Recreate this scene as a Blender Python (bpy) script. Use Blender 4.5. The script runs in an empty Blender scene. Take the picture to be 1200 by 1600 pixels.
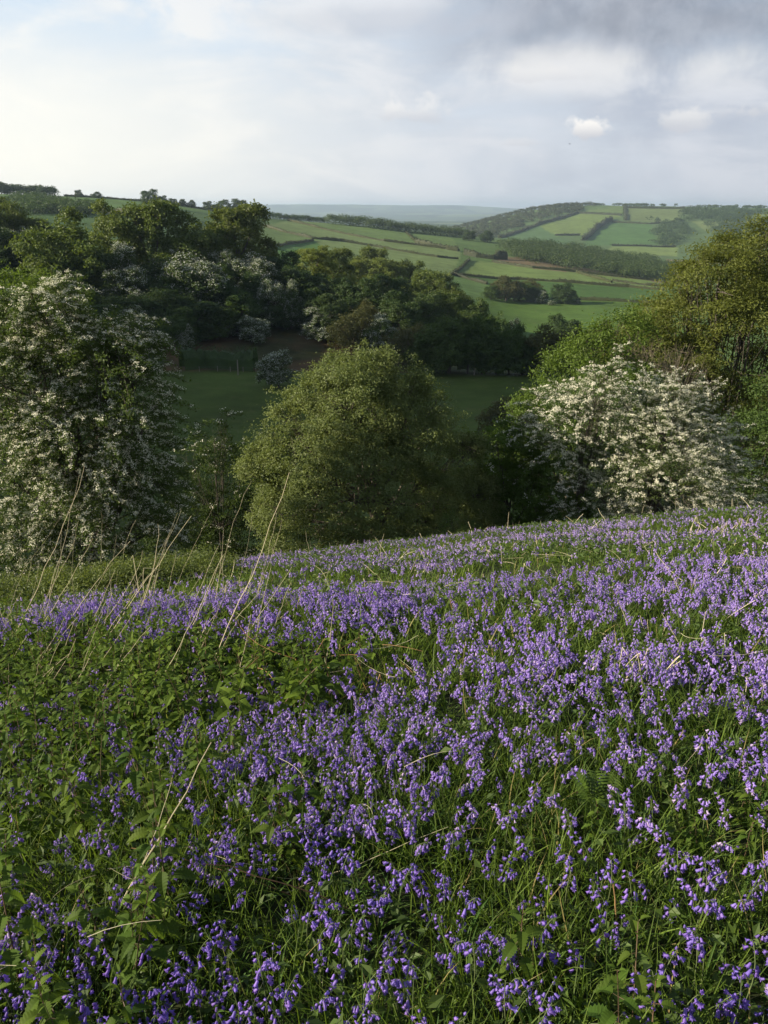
import bpy, math, numpy as np
from mathutils import Vector, Matrix, Euler
R = math.radians
rng = np.random.default_rng(7)
scene = bpy.context.scene
COL = scene.collection

# ------------------------------------------------------------------ camera, sky, sun, exposure
CZ = 1.6
PITCH = R(20.7)
FPX = 800 / math.tan(R(32.5))          # focal length in pixels of the 1200x1600 photograph
cam_d = bpy.data.cameras.new("camera")
cam_d.sensor_fit = 'VERTICAL'
cam_d.angle = R(65)
cam_d.clip_start = 0.05
cam_d.clip_end = 60000
cam = bpy.data.objects.new("camera", cam_d)
COL.objects.link(cam)
cam.location = (0, 0, CZ)
cam.rotation_euler = (R(90) - PITCH, 0, 0)
scene.camera = cam

SUN_AZ, SUN_EL = R(-99), R(22)
SKY_STRENGTH = 0.05
SUN_STRENGTH = 5.0
scene.view_settings.view_transform = 'Standard'
scene.view_settings.look = 'None'
scene.view_settings.gamma = 1.0
scene.view_settings.exposure = 0.98
scene.render.engine = 'CYCLES'
scene.cycles.max_bounces = 5
scene.cycles.diffuse_bounces = 3
scene.cycles.glossy_bounces = 1
scene.cycles.transmission_bounces = 3
scene.cycles.volume_bounces = 0
scene.cycles.use_denoising = True
scene.cycles.sample_clamp_indirect = 4.0

sun_d = bpy.data.lights.new("sun", 'SUN')
sun_d.energy = SUN_STRENGTH
sun_d.angle = R(0.5)
sun_d.color = (1.0, 0.87, 0.66)
sun = bpy.data.objects.new("sun", sun_d)
COL.objects.link(sun)
sv = Vector((math.sin(SUN_AZ) * math.cos(SUN_EL), math.cos(SUN_AZ) * math.cos(SUN_EL), math.sin(SUN_EL)))
sun.rotation_euler = sv.to_track_quat('Z', 'Y').to_euler()
sun.location = (-30, 10, 40)


class NT:
    """small helper to write node trees as expressions"""
    def __init__(s, tree):
        s.t = tree
        s.L = tree.links
    def n(s, typ, **kw):
        nd = s.t.nodes.new(typ)
        for k, v in kw.items():
            setattr(nd, k, v)
        return nd
    def set(s, sock, v):
        if hasattr(v, 'is_output') or isinstance(v, bpy.types.NodeSocket):
            s.L.new(v, sock)
        else:
            sock.default_value = v
    def m(s, op, a, b=0.0, c=0.0):
        nd = s.n('ShaderNodeMath', operation=op)
        s.set(nd.inputs[0], a); s.set(nd.inputs[1], b); s.set(nd.inputs[2], c)
        return nd.outputs[0]
    def ss(s, x, a, b):
        nd = s.n('ShaderNodeMapRange', interpolation_type='SMOOTHSTEP')
        s.set(nd.inputs[0], x); s.set(nd.inputs[1], a); s.set(nd.inputs[2], b)
        return nd.outputs[0]
    def lin(s, x, a, b, c, d):
        nd = s.n('ShaderNodeMapRange')
        s.set(nd.inputs[0], x)
        for i, v in enumerate((a, b, c, d)):
            s.set(nd.inputs[i + 1], v)
        return nd.outputs[0]
    def mix(s, f, a, b, blend='MIX'):
        nd = s.n('ShaderNodeMix', data_type='RGBA', blend_type=blend)
        s.set(nd.inputs[0], f)
        s.set(nd.inputs[6], a if not isinstance(a, tuple) else (*a, 1)[:4])
        s.set(nd.inputs[7], b if not isinstance(b, tuple) else (*b, 1)[:4])
        return nd.outputs[2]
    def noise(s, vec, scale, detail=4, rough=0.55, dist=0.0):
        nd = s.n('ShaderNodeTexNoise')
        s.set(nd.inputs['Vector'], vec)
        nd.inputs['Scale'].default_value = scale
        nd.inputs['Detail'].default_value = detail
        nd.inputs['Roughness'].default_value = rough
        nd.inputs['Distortion'].default_value = dist
        return nd.outputs[0]


# ---- sky: physical sky with a thin high veil, a slate cloud and small cumulus, all by direction
world = bpy.data.worlds.new("World")
scene.world = world
world.use_nodes = True
wt = world.node_tree
wt.nodes.clear()
w = NT(wt)
out = w.n('ShaderNodeOutputWorld')
sky = w.n('ShaderNodeTexSky', sky_type='NISHITA', sun_disc=False)
sky.sun_elevation = SUN_EL
sky.sun_rotation = SUN_AZ
sky.air_density = 1.0
sky.dust_density = 2.0
sky.ozone_density = 2.0
bg1 = w.n('ShaderNodeBackground')
w.L.new(sky.outputs[0], bg1.inputs[0])
bg1.inputs[1].default_value = SKY_STRENGTH
tc = w.n('ShaderNodeTexCoord')
sx = w.n('ShaderNodeSeparateXYZ')
w.L.new(tc.outputs['Generated'], sx.inputs[0])
DX, DY, DZ = sx.outputs
AZ = w.m('MULTIPLY', w.m('ARCTAN2', DX, DY), 57.2958)
EL = w.m('MULTIPLY', w.m('ARCSINE', DZ), 57.2958)
mp = w.n('ShaderNodeMapping')
mp.inputs['Scale'].default_value = (1, 1, 3.2)
mp.inputs['Rotation'].default_value = (0, R(12), 0)
w.L.new(tc.outputs['Generated'], mp.inputs[0])
DV = mp.outputs[0]
n_big = w.noise(DV, 2.2, 6, 0.55, 0.3)
n_str = w.noise(DV, 5.0, 8, 0.6, 0.6)
n_puf = w.noise(tc.outputs['Generated'], 26, 6, 0.6, 0.2)
n_wide = w.noise(tc.outputs['Generated'], 8, 6, 0.55, 0.3)
# veil
veil = w.ss(w.m('ADD', w.m('MULTIPLY', n_big, 0.55), w.m('MULTIPLY', n_str, 0.45)), 0.30, 0.56)
left = w.ss(AZ, 22.0, -26.0)
veil_hi = w.mix(left, (0.62, 0.64, 0.70), (0.86, 0.86, 0.85))
veil_lo = w.mix(left, (0.42, 0.46, 0.55), (0.74, 0.78, 0.82))
veil_c = w.mix(w.ss(w.m('ADD', w.m('MULTIPLY', n_str, 0.6), w.m('MULTIPLY', n_wide, 0.4)), 0.42, 0.60), veil_lo, veil_hi)
clear_c = w.mix(w.ss(EL, 13.0, 3.0), (0.50, 0.66, 0.84), (0.66, 0.70, 0.76))
hole = w.m('MULTIPLY', w.m('MULTIPLY', w.ss(AZ, -2.0, -14.0), w.ss(EL, 6.0, 10.5)), w.ss(n_str, 0.62, 0.42))
veil = w.m('MULTIPLY', veil, w.m('SUBTRACT', 1.0, w.m('MULTIPLY', hole, 0.8)))
skyc = w.mix(w.m('MULTIPLY', veil, 0.92), clear_c, veil_c)
# brighter haze low on the sun's side
lowl = w.m('MULTIPLY', w.ss(EL, 15.0, 2.0), w.ss(AZ, 6.0, -26.0))
skyc = w.mix(w.m('MULTIPLY', lowl, 0.8), skyc, (1.0, 0.97, 0.86))
# higher than the photo sees: grey broken cloud, dimmer
skyc = w.mix(w.ss(EL, 13.0, 38.0), skyc, (0.20, 0.25, 0.35))
skyc = w.mix(w.m('MULTIPLY', w.ss(w.m('ABSOLUTE', AZ), 40.0, 110.0), w.ss(AZ, -100.0, -60.0)), skyc, (0.38, 0.42, 0.48))
# slate-coloured cloud bank, upper right
e_edge = w.m('ADD', 8.5, w.m('MULTIPLY', w.m('SUBTRACT', n_wide, 0.5), 4.0))
a_edge = w.m('ADD', 5.5, w.m('MULTIPLY', w.m('SUBTRACT', n_big, 0.5), 10.0))
bank = w.m('MULTIPLY', w.ss(w.m('SUBTRACT', EL, e_edge), -1.2, 1.6), w.ss(w.m('SUBTRACT', AZ, a_edge), -6.0, 7.0))
bank = w.m('MULTIPLY', bank, w.m('MULTIPLY', w.ss(EL, 34.0, 20.0), w.lin(n_big, 0.3, 0.6, 0.75, 1.0)))
bank_c = w.mix(w.ss(n_puf, 0.35, 0.7), (0.25, 0.275, 0.33), (0.37, 0.395, 0.45))
rimb = w.m('MULTIPLY', w.m('MULTIPLY', w.ss(w.m('SUBTRACT', EL, e_edge), -3.0, -0.8), w.ss(w.m('SUBTRACT', EL, e_edge), 0.6, -0.5)), w.ss(w.m('SUBTRACT', AZ, a_edge), -4.0, 3.0))
skyc = w.mix(w.m('MULTIPLY', w.m('MULTIPLY', rimb, w.ss(n_wide, 0.35, 0.6)), 0.7), skyc, (0.80, 0.79, 0.78))
skyc = w.mix(w.m('MULTIPLY', bank, 0.92), skyc, bank_c)
# a grey streak reaching left from the bank
stre = w.m('MULTIPLY', w.ss(w.m('ABSOLUTE', w.m('SUBTRACT', EL, w.m('ADD', 9.6, w.m('MULTIPLY', n_wide, 2.2)))), 1.1, 0.1), w.m('MULTIPLY', w.ss(AZ, -11.0, 0.0), w.ss(AZ, 12.0, 6.0)))
skyc = w.mix(w.m('MULTIPLY', stre, 0.45), skyc, (0.50, 0.52, 0.58))
# small cumulus heads
def puff(a, e, ra, re, amt, col):
    global skyc
    u = w.m('DIVIDE', w.m('SUBTRACT', AZ, a), ra)
    dv = w.m('SUBTRACT', EL, e)
    v = w.m('DIVIDE', dv, re)
    v2 = w.m('DIVIDE', dv, re * 0.45)
    vv = w.m('MAXIMUM', v, w.m('MULTIPLY', v2, -1.0))
    d = w.m('SQRT', w.m('ADD', w.m('MULTIPLY', u, u), w.m('MULTIPLY', vv, vv)))
    d = w.m('ADD', d, w.m('MULTIPLY', w.m('SUBTRACT', n_puf, 0.5), 3.2))
    f = w.ss(d, 1.0, 0.42)
    shade = w.mix(w.ss(dv, re * 0.6, -re * 0.4), col, (0.58, 0.58, 0.62))
    skyc = w.mix(w.m('MULTIPLY', f, amt), skyc, shade)
puff(13.0, 4.5, 2.3, 1.2, 0.9, (0.98, 0.94, 0.89))
puff(1.6, 5.6, 2.6, 1.1, 0.5, (0.92, 0.89, 0.85))
puff(18.6, 4.8, 1.3, 1.0, 0.6, (0.82, 0.80, 0.78))
puff(23.5, 5.4, 2.6, 1.0, 0.55, (0.80, 0.79, 0.78))
puff(9.0, 3.9, 1.6, 0.5, 0.4, (0.74, 0.73, 0.74))
puff(10.5, 7.6, 3.0, 0.9, 0.35, (0.82, 0.80, 0.78))
# below the horizon
skyc = w.mix(w.ss(EL, 0.0, -3.0), skyc, (0.45, 0.48, 0.5))
bg2 = w.n('ShaderNodeBackground')
w.L.new(skyc, bg2.inputs[0])
bg2.inputs[1].default_value = 0.60
mixw = w.n('ShaderNodeMixShader')
cover = w.lin(EL, 12.0, 50.0, 0.93, 0.55)
w.set(mixw.inputs[0], cover)
w.L.new(bg1.outputs[0], mixw.inputs[1])
w.L.new(bg2.outputs[0], mixw.inputs[2])
w.L.new(mixw.outputs[0], out.inputs[0])

# ------------------------------------------------------------------ projection helpers (photo pixels <-> world)
cp, sp = math.cos(PITCH), math.sin(PITCH)

def tan_el(az, py):
    """tangent of the elevation of the view ray at azimuth az (radians) that crosses photo row py"""
    dy = 800.0 - py
    fwd = FPX * cp + dy * sp
    up = dy * cp - FPX * sp
    return up * math.cos(az) / fwd

def ray_az(px, py):
    dy = 800.0 - py
    return math.atan2(px - 600.0, FPX * cp + dy * sp)

def at_depth(px, py, Y):
    dy = 800.0 - py
    fwd = FPX * cp + dy * sp
    up = dy * cp - FPX * sp
    k = Y / fwd
    return np.array([(px - 600.0) * k, Y, CZ + up * k])

def px_size(Y, py, px=600):
    """metres covered by one photo pixel at forward distance Y"""
    p = at_depth(px, py, Y)
    d = (p[1]) * cp - (p[2] - CZ) * sp
    return d / FPX

def project(x, y, z):
    d = y * cp - (z - CZ) * sp
    d = np.where(d < 0.01, 0.01, d)
    u = y * sp + (z - CZ) * cp
    return 600 + FPX * x / d, 800 - FPX * u / d, d

# value noise
_lat = rng.random((64, 64))
def vnoise(x, y):
    xi = np.floor(x).astype(int); yi = np.floor(y).astype(int)
    fx = x - xi; fy = y - yi
    fx = fx * fx * (3 - 2 * fx); fy = fy * fy * (3 - 2 * fy)
    a = _lat[xi % 64, yi % 64]; b = _lat[(xi + 1) % 64, yi % 64]
    c = _lat[xi % 64, (yi + 1) % 64]; d = _lat[(xi + 1) % 64, (yi + 1) % 64]
    return (a * (1 - fx) + b * fx) * (1 - fy) + (c * (1 - fx) + d * fx) * fy
def fbm(x, y, o=4):
    s = 0; a = 0.5; t = 0
    for i in range(o):
        s = s + a * vnoise(x * 2 ** i + 17.3 * i, y * 2 ** i + 5.1 * i); t += a; a *= 0.5
    return s / t

# ------------------------------------------------------------------ terrain: one polar height sheet out to 16.5 km
NR = 720
R0, R1 = 0.5, 16500.0
LR = np.linspace(math.log(R0), math.log(R1), NR)
RR = np.exp(LR)
az_in = np.arange(-40, 40.001, 0.125)
az_out = np.arange(43, 317.1, 3.0)
AZS = np.radians(np.concatenate([az_in, az_out]))      # -40 .. 317 degrees
NA = len(AZS)

def Zv(z):
    return ('z', z)
COMMON = [(60, Zv(-26)), (90, Zv(-34.5)), (120, Zv(-36.8)), (160, Zv(-36.8)), (198, 582)]
FARP = [(3600, Zv(-80)), (9000, Zv(-100)), (12500, Zv(-60))]
TAB = {
    -300: [(60, Zv(-18)), (90, Zv(-20)), (160, Zv(-16)), (240, Zv(-10)), (320, Zv(-9)), (420, Zv(-10)), (560, Zv(-12)), (700, Zv(0)), (950, Zv(18)), (1200, Zv(-10)), (2500, Zv(-70))] + FARP + [(14500, Zv(-20))],
    -100: [(60, Zv(-22)), (90, Zv(-29)), (160, Zv(-30)), (210, Zv(-26)), (270, Zv(-13)), (330, Zv(-10)), (420, Zv(-10)), (560, Zv(-16)), (700, Zv(-2)), (950, Zv(17)), (1200, Zv(-10)), (2500, Zv(-70))] + FARP + [(14500, Zv(-20))],
    0: COMMON + [(220, 540), (242, 480), (264, 432), (288, 402), (330, 388), (400, 376), (600, 340), (800, 316), (950, 300), (1150, 312), (1600, Zv(-60)), (2500, Zv(-75))] + FARP + [(14500, Zv(0))],
    100: COMMON + [(222, 535), (242, 495), (264, 445), (288, 412), (330, 402), (400, 392), (600, 342), (800, 318), (950, 304), (1150, 318), (1600, Zv(-60)), (2500, Zv(-75))] + FARP + [(14500, Zv(0))],
    200: COMMON + [(222, 538), (242, 505), (264, 458), (290, 420), (330, 405), (400, 396), (600, 345), (800, 323), (950, 310), (1150, 322), (1600, Zv(-60)), (2500, Zv(-75))] + FARP + [(14500, Zv(5))],
    300: COMMON + [(222, 540), (242, 510), (266, 465), (292, 425), (330, 405), (400, 398), (600, 352), (800, 330), (950, 319), (1150, 330), (1600, Zv(-60)), (2500, Zv(-78))] + FARP + [(14500, 326)],
    400: COMMON + [(222, 542), (245, 505), (270, 460), (300, 418), (350, 412), (450, 412), (600, 395), (750, 372), (900, 350), (1050, 335), (1250, 345), (1700, Zv(-60)), (2500, Zv(-78))] + FARP + [(14500, 318)],
    500: COMMON + [(222, 548), (245, 512), (270, 478), (300, 446), (350, 444), (450, 436), (600, 410), (750, 388), (900, 366), (1050, 351), (1150, 345), (1400, Zv(-40)), (2500, Zv(-80))] + FARP + [(14500, 315)],
    600: COMMON + [(222, 555), (245, 528), (270, 502), (300, 480), (350, 476), (450, 458), (600, 428), (750, 403), (900, 378), (1050, 361), (1150, 353), (1400, Zv(-50)), (2500, Zv(-80))] + FARP + [(14500, 318)],
    700: COMMON + [(225, 570), (248, 552), (270, 540), (300, 538), (350, 522), (450, 482), (600, 447), (750, 417), (900, 390), (1050, 374), (1200, 364), (1500, Zv(-60)), (2400, 362), (2900, Zv(-75))] + FARP + [(14500, 319)],
    760: COMMON + [(230, Zv(-41)), (300, Zv(-51)), (450, 508), (600, 462), (750, 430), (900, 400), (1050, 383), (1200, 371), (1500, Zv(-62)), (1900, 372), (2400, 340), (2900, Zv(-65))] + FARP + [(14500, 323)],
    800: COMMON + [(230, Zv(-42)), (300, Zv(-53)), (450, 520), (600, 471), (700, 441), (850, 410), (1000, 392), (1200, 376), (1500, Zv(-66)), (1900, 372), (2300, 342), (2600, 327), (3000, Zv(-30))] + FARP + [(14500, Zv(-10))],
    850: COMMON + [(230, Zv(-42)), (300, Zv(-54)), (450, 522), (600, 471), (700, 444), (850, 414), (1000, 398), (1200, 382), (1500, Zv(-68)), (1900, 372), (2300, 342), (2600, 318), (3000, Zv(-20))] + FARP + [(14500, Zv(-20))],
    900: COMMON + [(230, Zv(-42)), (300, Zv(-54)), (450, 524), (600, 472), (700, 448), (850, 421), (950, 410), (1100, 396), (1250, 386), (1550, Zv(-72)), (1900, 374), (2300, 342), (2600, 316), (3000, Zv(-15))] + FARP + [(14500, Zv(-20))],
    1000: COMMON + [(230, Zv(-42)), (300, Zv(-54)), (450, 528), (600, 476), (700, 456), (850, 433), (950, 424), (1100, 412), (1250, 405), (1550, Zv(-78)), (1900, 376), (2300, 344), (2600, 318), (3000, Zv(-15))] + FARP + [(14500, Zv(-20))],
    1100: COMMON + [(230, Zv(-42)), (300, Zv(-54)), (450, 530), (600, 480), (700, 460), (850, 445), (1000, 434), (1250, 420), (1550, Zv(-85)), (1900, 378), (2300, 346), (2600, 320), (3000, Zv(-15))] + FARP + [(14500, Zv(-20))],
    1200: COMMON + [(230, Zv(-42)), (300, Zv(-54)), (450, 532), (600, 482), (700, 464), (850, 450), (1000, 440), (1250, 424), (1550, Zv(-85)), (1900, 380), (2300, 350), (2600, 324), (3000, Zv(-15))] + FARP + [(14500, Zv(-20))],
    1500: [(60, Zv(-12)), (120, Zv(-22)), (200, Zv(-34)), (400, Zv(-50)), (1000, Zv(-70)), (1900, Zv(-60)), (2600, Zv(10)), (3000, Zv(-15))] + FARP + [(14500, Zv(-20))],
}
OUT = {  # degrees -> z table
    70: [(60, -2), (200, -5), (600, -20), (2500, 10), (3600, -40), (9000, -90)],
    120: [(60, 12), (200, 24), (600, 40), (2500, 10), (9000, -90)],
    180: [(60, 16), (200, 34), (600, 45), (2500, 10), (9000, -90)],
    240: [(60, 8), (200, 12), (600, 20), (2500, -30), (9000, -90)],
    290: [(60, -8), (150, -6), (300, 4), (600, 5), (2500, -60), (9000, -90)],
}
H = np.zeros((NA, NR))
cols = []
for px, rows in TAB.items():
    az = math.atan((px - 600) / 1299.0)
    rs, zs = [30.0], [None]
    s = 0
    z30 = -0.27 * 30 * math.cos(az) + 0.10 * 30 * math.sin(az) - 0.0042 * 900
    zs = [z30]
    for r, v in rows:
        rs.append(r)
        zs.append(v[1] if isinstance(v, tuple) else CZ + r * tan_el(az, v))
    rs.append(16500); zs.append(zs[-1] - 60)
    cols.append((az, rs, zs))
for dg, rows in OUT.items():
    az = R(dg)
    z30 = -0.27 * 30 * math.cos(az) + 0.10 * 30 * math.sin(az) - 0.0042 * 900 * (0.5 + 0.5 * math.cos(az))
    cols.append((az, [30] + [a for a, b in rows] + [16500], [z30] + [b for a, b in rows] + [-100]))
cols.sort(key=lambda c: c[0])
caz = np.array([c[0] for c in cols])
cz = np.array([np.interp(LR, np.log(c[1]), c[2]) for c in cols])
# wrap-around column
caz = np.concatenate([caz, [caz[0] + 2 * math.pi]])
cz = np.vstack([cz, cz[0]])
for j in range(NR):
    H[:, j] = np.interp(AZS, caz, cz[:, j])
def gsm(A, sig, axis):
    k = int(3 * sig) + 1
    x = np.arange(-k, k + 1)
    g = np.exp(-x * x / (2 * sig * sig)); g /= g.sum()
    pad = [(0, 0), (0, 0)]; pad[axis] = (k, k)
    P = np.pad(A, pad, mode='edge')
    return np.apply_along_axis(lambda v: np.convolve(v, g, 'valid'), axis, P)
H = gsm(H, 2.2, 1)
H[:len(az_in)] = gsm(H, 14, 0)[:len(az_in)]
# near slope analytic, blended in
AA, RG = np.meshgrid(AZS, RR, indexing='ij')
XX, YY = RG * np.sin(AA), RG * np.cos(AA)
near = -0.27 * YY + 0.10 * XX - 0.0042 * np.where(YY > 0, RG * RG, 0.35 * RG * RG) 
near += 0.16 * (fbm(XX * 0.35 + 9, YY * 0.35 + 3) - 0.5) * np.clip(RG / 4, 0, 1) * 2
near += 0.30 * np.exp(-(((XX + 2.2) / 2.6) ** 2 + ((YY - 6.0) / 1.1) ** 2))
near += 0.045 * np.maximum(XX - 1, 0) * np.clip((RG - 7) / 10, 0, 1)
near += 0.05 * (fbm(XX * 1.7, YY * 1.7) - 0.5)
t = np.clip((LR - math.log(24)) / (math.log(48) - math.log(24)), 0, 1)
t = t * t * (3 - 2 * t)
H = near * (1 - t) + H * t
rough = np.clip((RG - 60) / 200, 0, 1) * np.clip(RG / 900, 0.3, 2.4)
H += rough * 1.6 * (fbm(XX / 70.0, YY / 70.0) - 0.5)
farr = np.clip((RG - 4000) / 4000, 0, 1)
H += farr * 60 * (fbm(XX / 1500.0, YY / 2500.0) - 0.5)

def zg(x, y):
    x = np.asarray(x, float); y = np.asarray(y, float)
    r = np.maximum(np.hypot(x, y), R0)
    a = np.arctan2(x, y)
    a = np.where(a < AZS[0], a + 2 * math.pi, a)
    fa = np.clip(np.interp(a, AZS, np.arange(NA)), 0, NA - 1.001)
    fr = np.clip((np.log(r) - LR[0]) / (LR[1] - LR[0]), 0, NR - 1.001)
    i = fa.astype(int); j = fr.astype(int); fa = fa - i; fr = fr - j
    return (H[i, j] * (1 - fa) + H[i + 1, j] * fa) * (1 - fr) + (H[i, j + 1] * (1 - fa) + H[i + 1, j + 1] * fa) * fr

def hit(px, py, rmin=0.6, rmax=16000):
    az = ray_az(px, py)
    te = tan_el(az, py)
    rs = np.exp(np.linspace(math.log(rmin), math.log(rmax), 4000))
    x, y = rs * math.sin(az), rs * math.cos(az)
    dz = zg(x, y) - (CZ + rs * te)
    k = np.nonzero(dz >= 0)[0]
    if len(k) == 0:
        k = int(np.argmax(dz - 0))      # nearest approach: stand on the crest
    else:
        k = int(k[0])
    return np.array([x[k], y[k], zg(x[k], y[k])]), rs[k]

# ------------------------------------------------------------------ mesh helpers
def mk_mesh(name, V, F, mats, mi=None, smooth=False):
    V = np.asarray(V, np.float32); F = np.asarray(F, np.int32)
    me = bpy.data.meshes.new(name)
    me.vertices.add(len(V)); me.vertices.foreach_set("co", V.ravel())
    k = F.shape[1]
    me.loops.add(F.size); me.loops.foreach_set("vertex_index", F.ravel())
    me.polygons.add(len(F))
    me.polygons.foreach_set("loop_start", np.arange(0, F.size, k, dtype=np.int32))
    me.polygons.foreach_set("loop_total", np.full(len(F), k, np.int32))
    for m_ in (mats if isinstance(mats, (list, tuple)) else [mats]):
        me.materials.append(m_)
    if mi is not None:
        me.polygons.foreach_set("material_index", np.asarray(mi, np.int32))
    me.polygons.foreach_set("use_smooth", np.full(len(F), smooth, bool))
    me.update(calc_edges=True)
    return me

class Acc:
    def __init__(s): s.V = []; s.F = []; s.M = []; s.n = 0
    def add(s, V, F, m=0):
        V = np.asarray(V, float).reshape(-1, 3); F = np.asarray(F, int)
        if F.shape[1] == 4:
            F = np.vstack([F[:, [0, 1, 2]], F[:, [0, 2, 3]]])
        s.V.append(V); s.F.append(F + s.n); s.M.append(np.full(len(F), m)); s.n += len(V)
    def arrays(s):
        return np.vstack(s.V), np.vstack(s.F), np.concatenate(s.M)
    def mesh(s, name, mats, smooth=False):
        V, F, M = s.arrays()
        return mk_mesh(name, V, F, mats, M, smooth)

def obj(name, me, parent=None, loc=(0, 0, 0)):
    o = bpy.data.objects.new(name, me)
    COL.objects.link(o)
    o.location = loc
    if parent is not None:
        o.parent = parent
    return o
def tag(o, label=None, cat=None, group=None, kind=None):
    if label: o['label'] = label
    if cat: o['category'] = cat
    if group: o['group'] = group
    if kind: o['kind'] = kind
    return o
def empty(name, loc, label, cat, group=None):
    o = bpy.data.objects.new(name, None)
    COL.objects.link(o)
    o.location = loc
    o.empty_display_size = 0.1
    return tag(o, label, cat, group)

def rodr(axis, ang):
    axis = axis / np.linalg.norm(axis, axis=-1, keepdims=True)
    return axis, ang

def tube(path, rad, sides=6):
    path = np.asarray(path, float); n = len(path)
    T = np.gradient(path, axis=0)
    T /= np.linalg.norm(T, axis=1, keepdims=True) + 1e-9
    ref = np.array([0.0, 0, 1]) if abs(T[0][2]) < 0.9 else np.array([1.0, 0, 0])
    A = np.cross(T, ref); A /= np.linalg.norm(A, axis=1, keepdims=True) + 1e-9
    B = np.cross(T, A)
    th = np.linspace(0, 2 * math.pi, sides, endpoint=False)
    rad = np.broadcast_to(np.asarray(rad, float), (n,))
    V = path[:, None, :] + rad[:, None, None] * (np.cos(th)[None, :, None] * A[:, None, :] + np.sin(th)[None, :, None] * B[:, None, :])
    V = V.reshape(-1, 3)
    i = np.arange(n - 1)[:, None] * sides; k = np.arange(sides)[None, :]
    F = np.stack([i + k, i + (k + 1) % sides, i + sides + (k + 1) % sides, i + sides + k], -1).reshape(-1, 4)
    return V, F

def bez(a, b, bend, n=6):
    t = np.linspace(0, 1, n)[:, None]
    m_ = (np.asarray(a) + np.asarray(b)) / 2 + np.asarray(bend)
    return (1 - t) ** 2 * a + 2 * t * (1 - t) * m_ + t ** 2 * np.asarray(b)

def cards(C, Nrm, L, W, tri=False, fold=0.25):
    """leaf-shaped rhombi: centres C, normals Nrm, length L, width W"""
    n = len(C)
    Nrm = Nrm / (np.linalg.norm(Nrm, axis=1, keepdims=True) + 1e-9)
    rv = rng.normal(size=(n, 3))
    A = np.cross(Nrm, rv); A /= np.linalg.norm(A, axis=1, keepdims=True) + 1e-9
    B = np.cross(Nrm, A)
    L = np.broadcast_to(L, (n,))[:, None]; W = np.broadcast_to(W, (n,))[:, None]
    bow = Nrm * (W * fold)
    V = np.stack([C - A * L * .5, C - B * W * .5 + bow, C + A * L * .5, C + B * W * .5 + bow], 1).reshape(-1, 3)
    F = np.arange(n * 4).reshape(n, 4)
    return V, F

def inst(tV, tF, M, T):
    """copies of a template: M (k,3,3), T (k,3)"""
    k = len(T); n = len(tV)
    V = np.einsum('kij,nj->kni', M, tV) + T[:, None, :]
    F = tF[None] + (np.arange(k) * n)[:, None, None]
    return V.reshape(-1, 3), F.reshape(-1, tF.shape[1])

def rot_mats(yaw, tilt_x, tilt_y, s):
    k = len(yaw)
    c, q = np.cos(yaw), np.sin(yaw)
    Z = np.zeros((k, 3, 3)); Z[:, 0, 0] = c; Z[:, 0, 1] = -q; Z[:, 1, 0] = q; Z[:, 1, 1] = c; Z[:, 2, 2] = 1
    X = np.zeros((k, 3, 3)); X[:, 0, 0] = 1; X[:, 1, 1] = np.cos(tilt_x); X[:, 1, 2] = -np.sin(tilt_x); X[:, 2, 1] = np.sin(tilt_x); X[:, 2, 2] = np.cos(tilt_x)
    Y = np.zeros((k, 3, 3)); Y[:, 1, 1] = 1; Y[:, 0, 0] = np.cos(tilt_y); Y[:, 0, 2] = np.sin(tilt_y); Y[:, 2, 0] = -np.sin(tilt_y); Y[:, 2, 2] = np.cos(tilt_y)
    return (X @ Y @ Z) * np.asarray(s)[:, None, None]

# ------------------------------------------------------------------ materials
def new_mat(name):
    m_ = bpy.data.materials.new(name)
    m_.use_nodes = True
    m_.node_tree.nodes.clear()
    return m_, NT(m_.node_tree)

def leaf_mat(name, c1, c2, transl=0.35, rough=0.55, spec=0.3, obj_var=0.25, nscale=0.6, dry=None, tcol=None):
    m_, t = new_mat(name)
    o = t.n('ShaderNodeOutputMaterial')
    g = t.n('ShaderNodeNewGeometry')
    oi = t.n('ShaderNodeObjectInfo')
    rnd = g.outputs['Random Per Island']
    nz = t.noise(g.outputs['Position'], nscale, 3, 0.6)
    f = t.m('ADD', t.m('MULTIPLY', rnd, 0.6), t.m('MULTIPLY', t.ss(nz, 0.35, 0.65), 0.4))
    c = t.mix(f, c1, c2)
    if dry is not None:
        c = t.mix(t.m('GREATER_THAN', t.m('FRACT', t.m('MULTIPLY', rnd, 17.3)), dry[1]), c, dry[0])
    hs = t.n('ShaderNodeHueSaturation')
    t.L.new(c, hs.inputs['Color'])
    t.set(hs.inputs['Value'], t.m('ADD', 1.0 - obj_var / 2, t.m('ADD', t.m('MULTIPLY', oi.outputs['Random'], obj_var), t.m('MULTIPLY', t.m('FRACT', t.m('MULTIPLY', rnd, 7.7)), 0.35))))
    t.set(hs.inputs['Hue'], t.m('ADD', 0.49, t.m('MULTIPLY', t.m('FRACT', t.m('MULTIPLY', oi.outputs['Random'], 5.3)), 0.02)))
    b = t.n('ShaderNodeBsdfPrincipled')
    t.L.new(hs.outputs[0], b.inputs['Base Color'])
    b.inputs['Roughness'].default_value = rough
    b.inputs['Specular IOR Level'].default_value = spec
    tr = t.n('ShaderNodeBsdfTranslucent')
    tc_ = t.mix(0.6, hs.outputs[0], tcol if tcol else tuple(min(1, v * k) for v, k in zip(c2, (1.5, 1.5, 0.6))))
    t.L.new(tc_, tr.inputs[0])
    mx = t.n('ShaderNodeMixShader'); mx.inputs[0].default_value = transl
    t.L.new(b.outputs[0], mx.inputs[1]); t.L.new(tr.outputs[0], mx.inputs[2])
    t.L.new(mx.outputs[0], o.inputs[0])
    return m_

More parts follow.
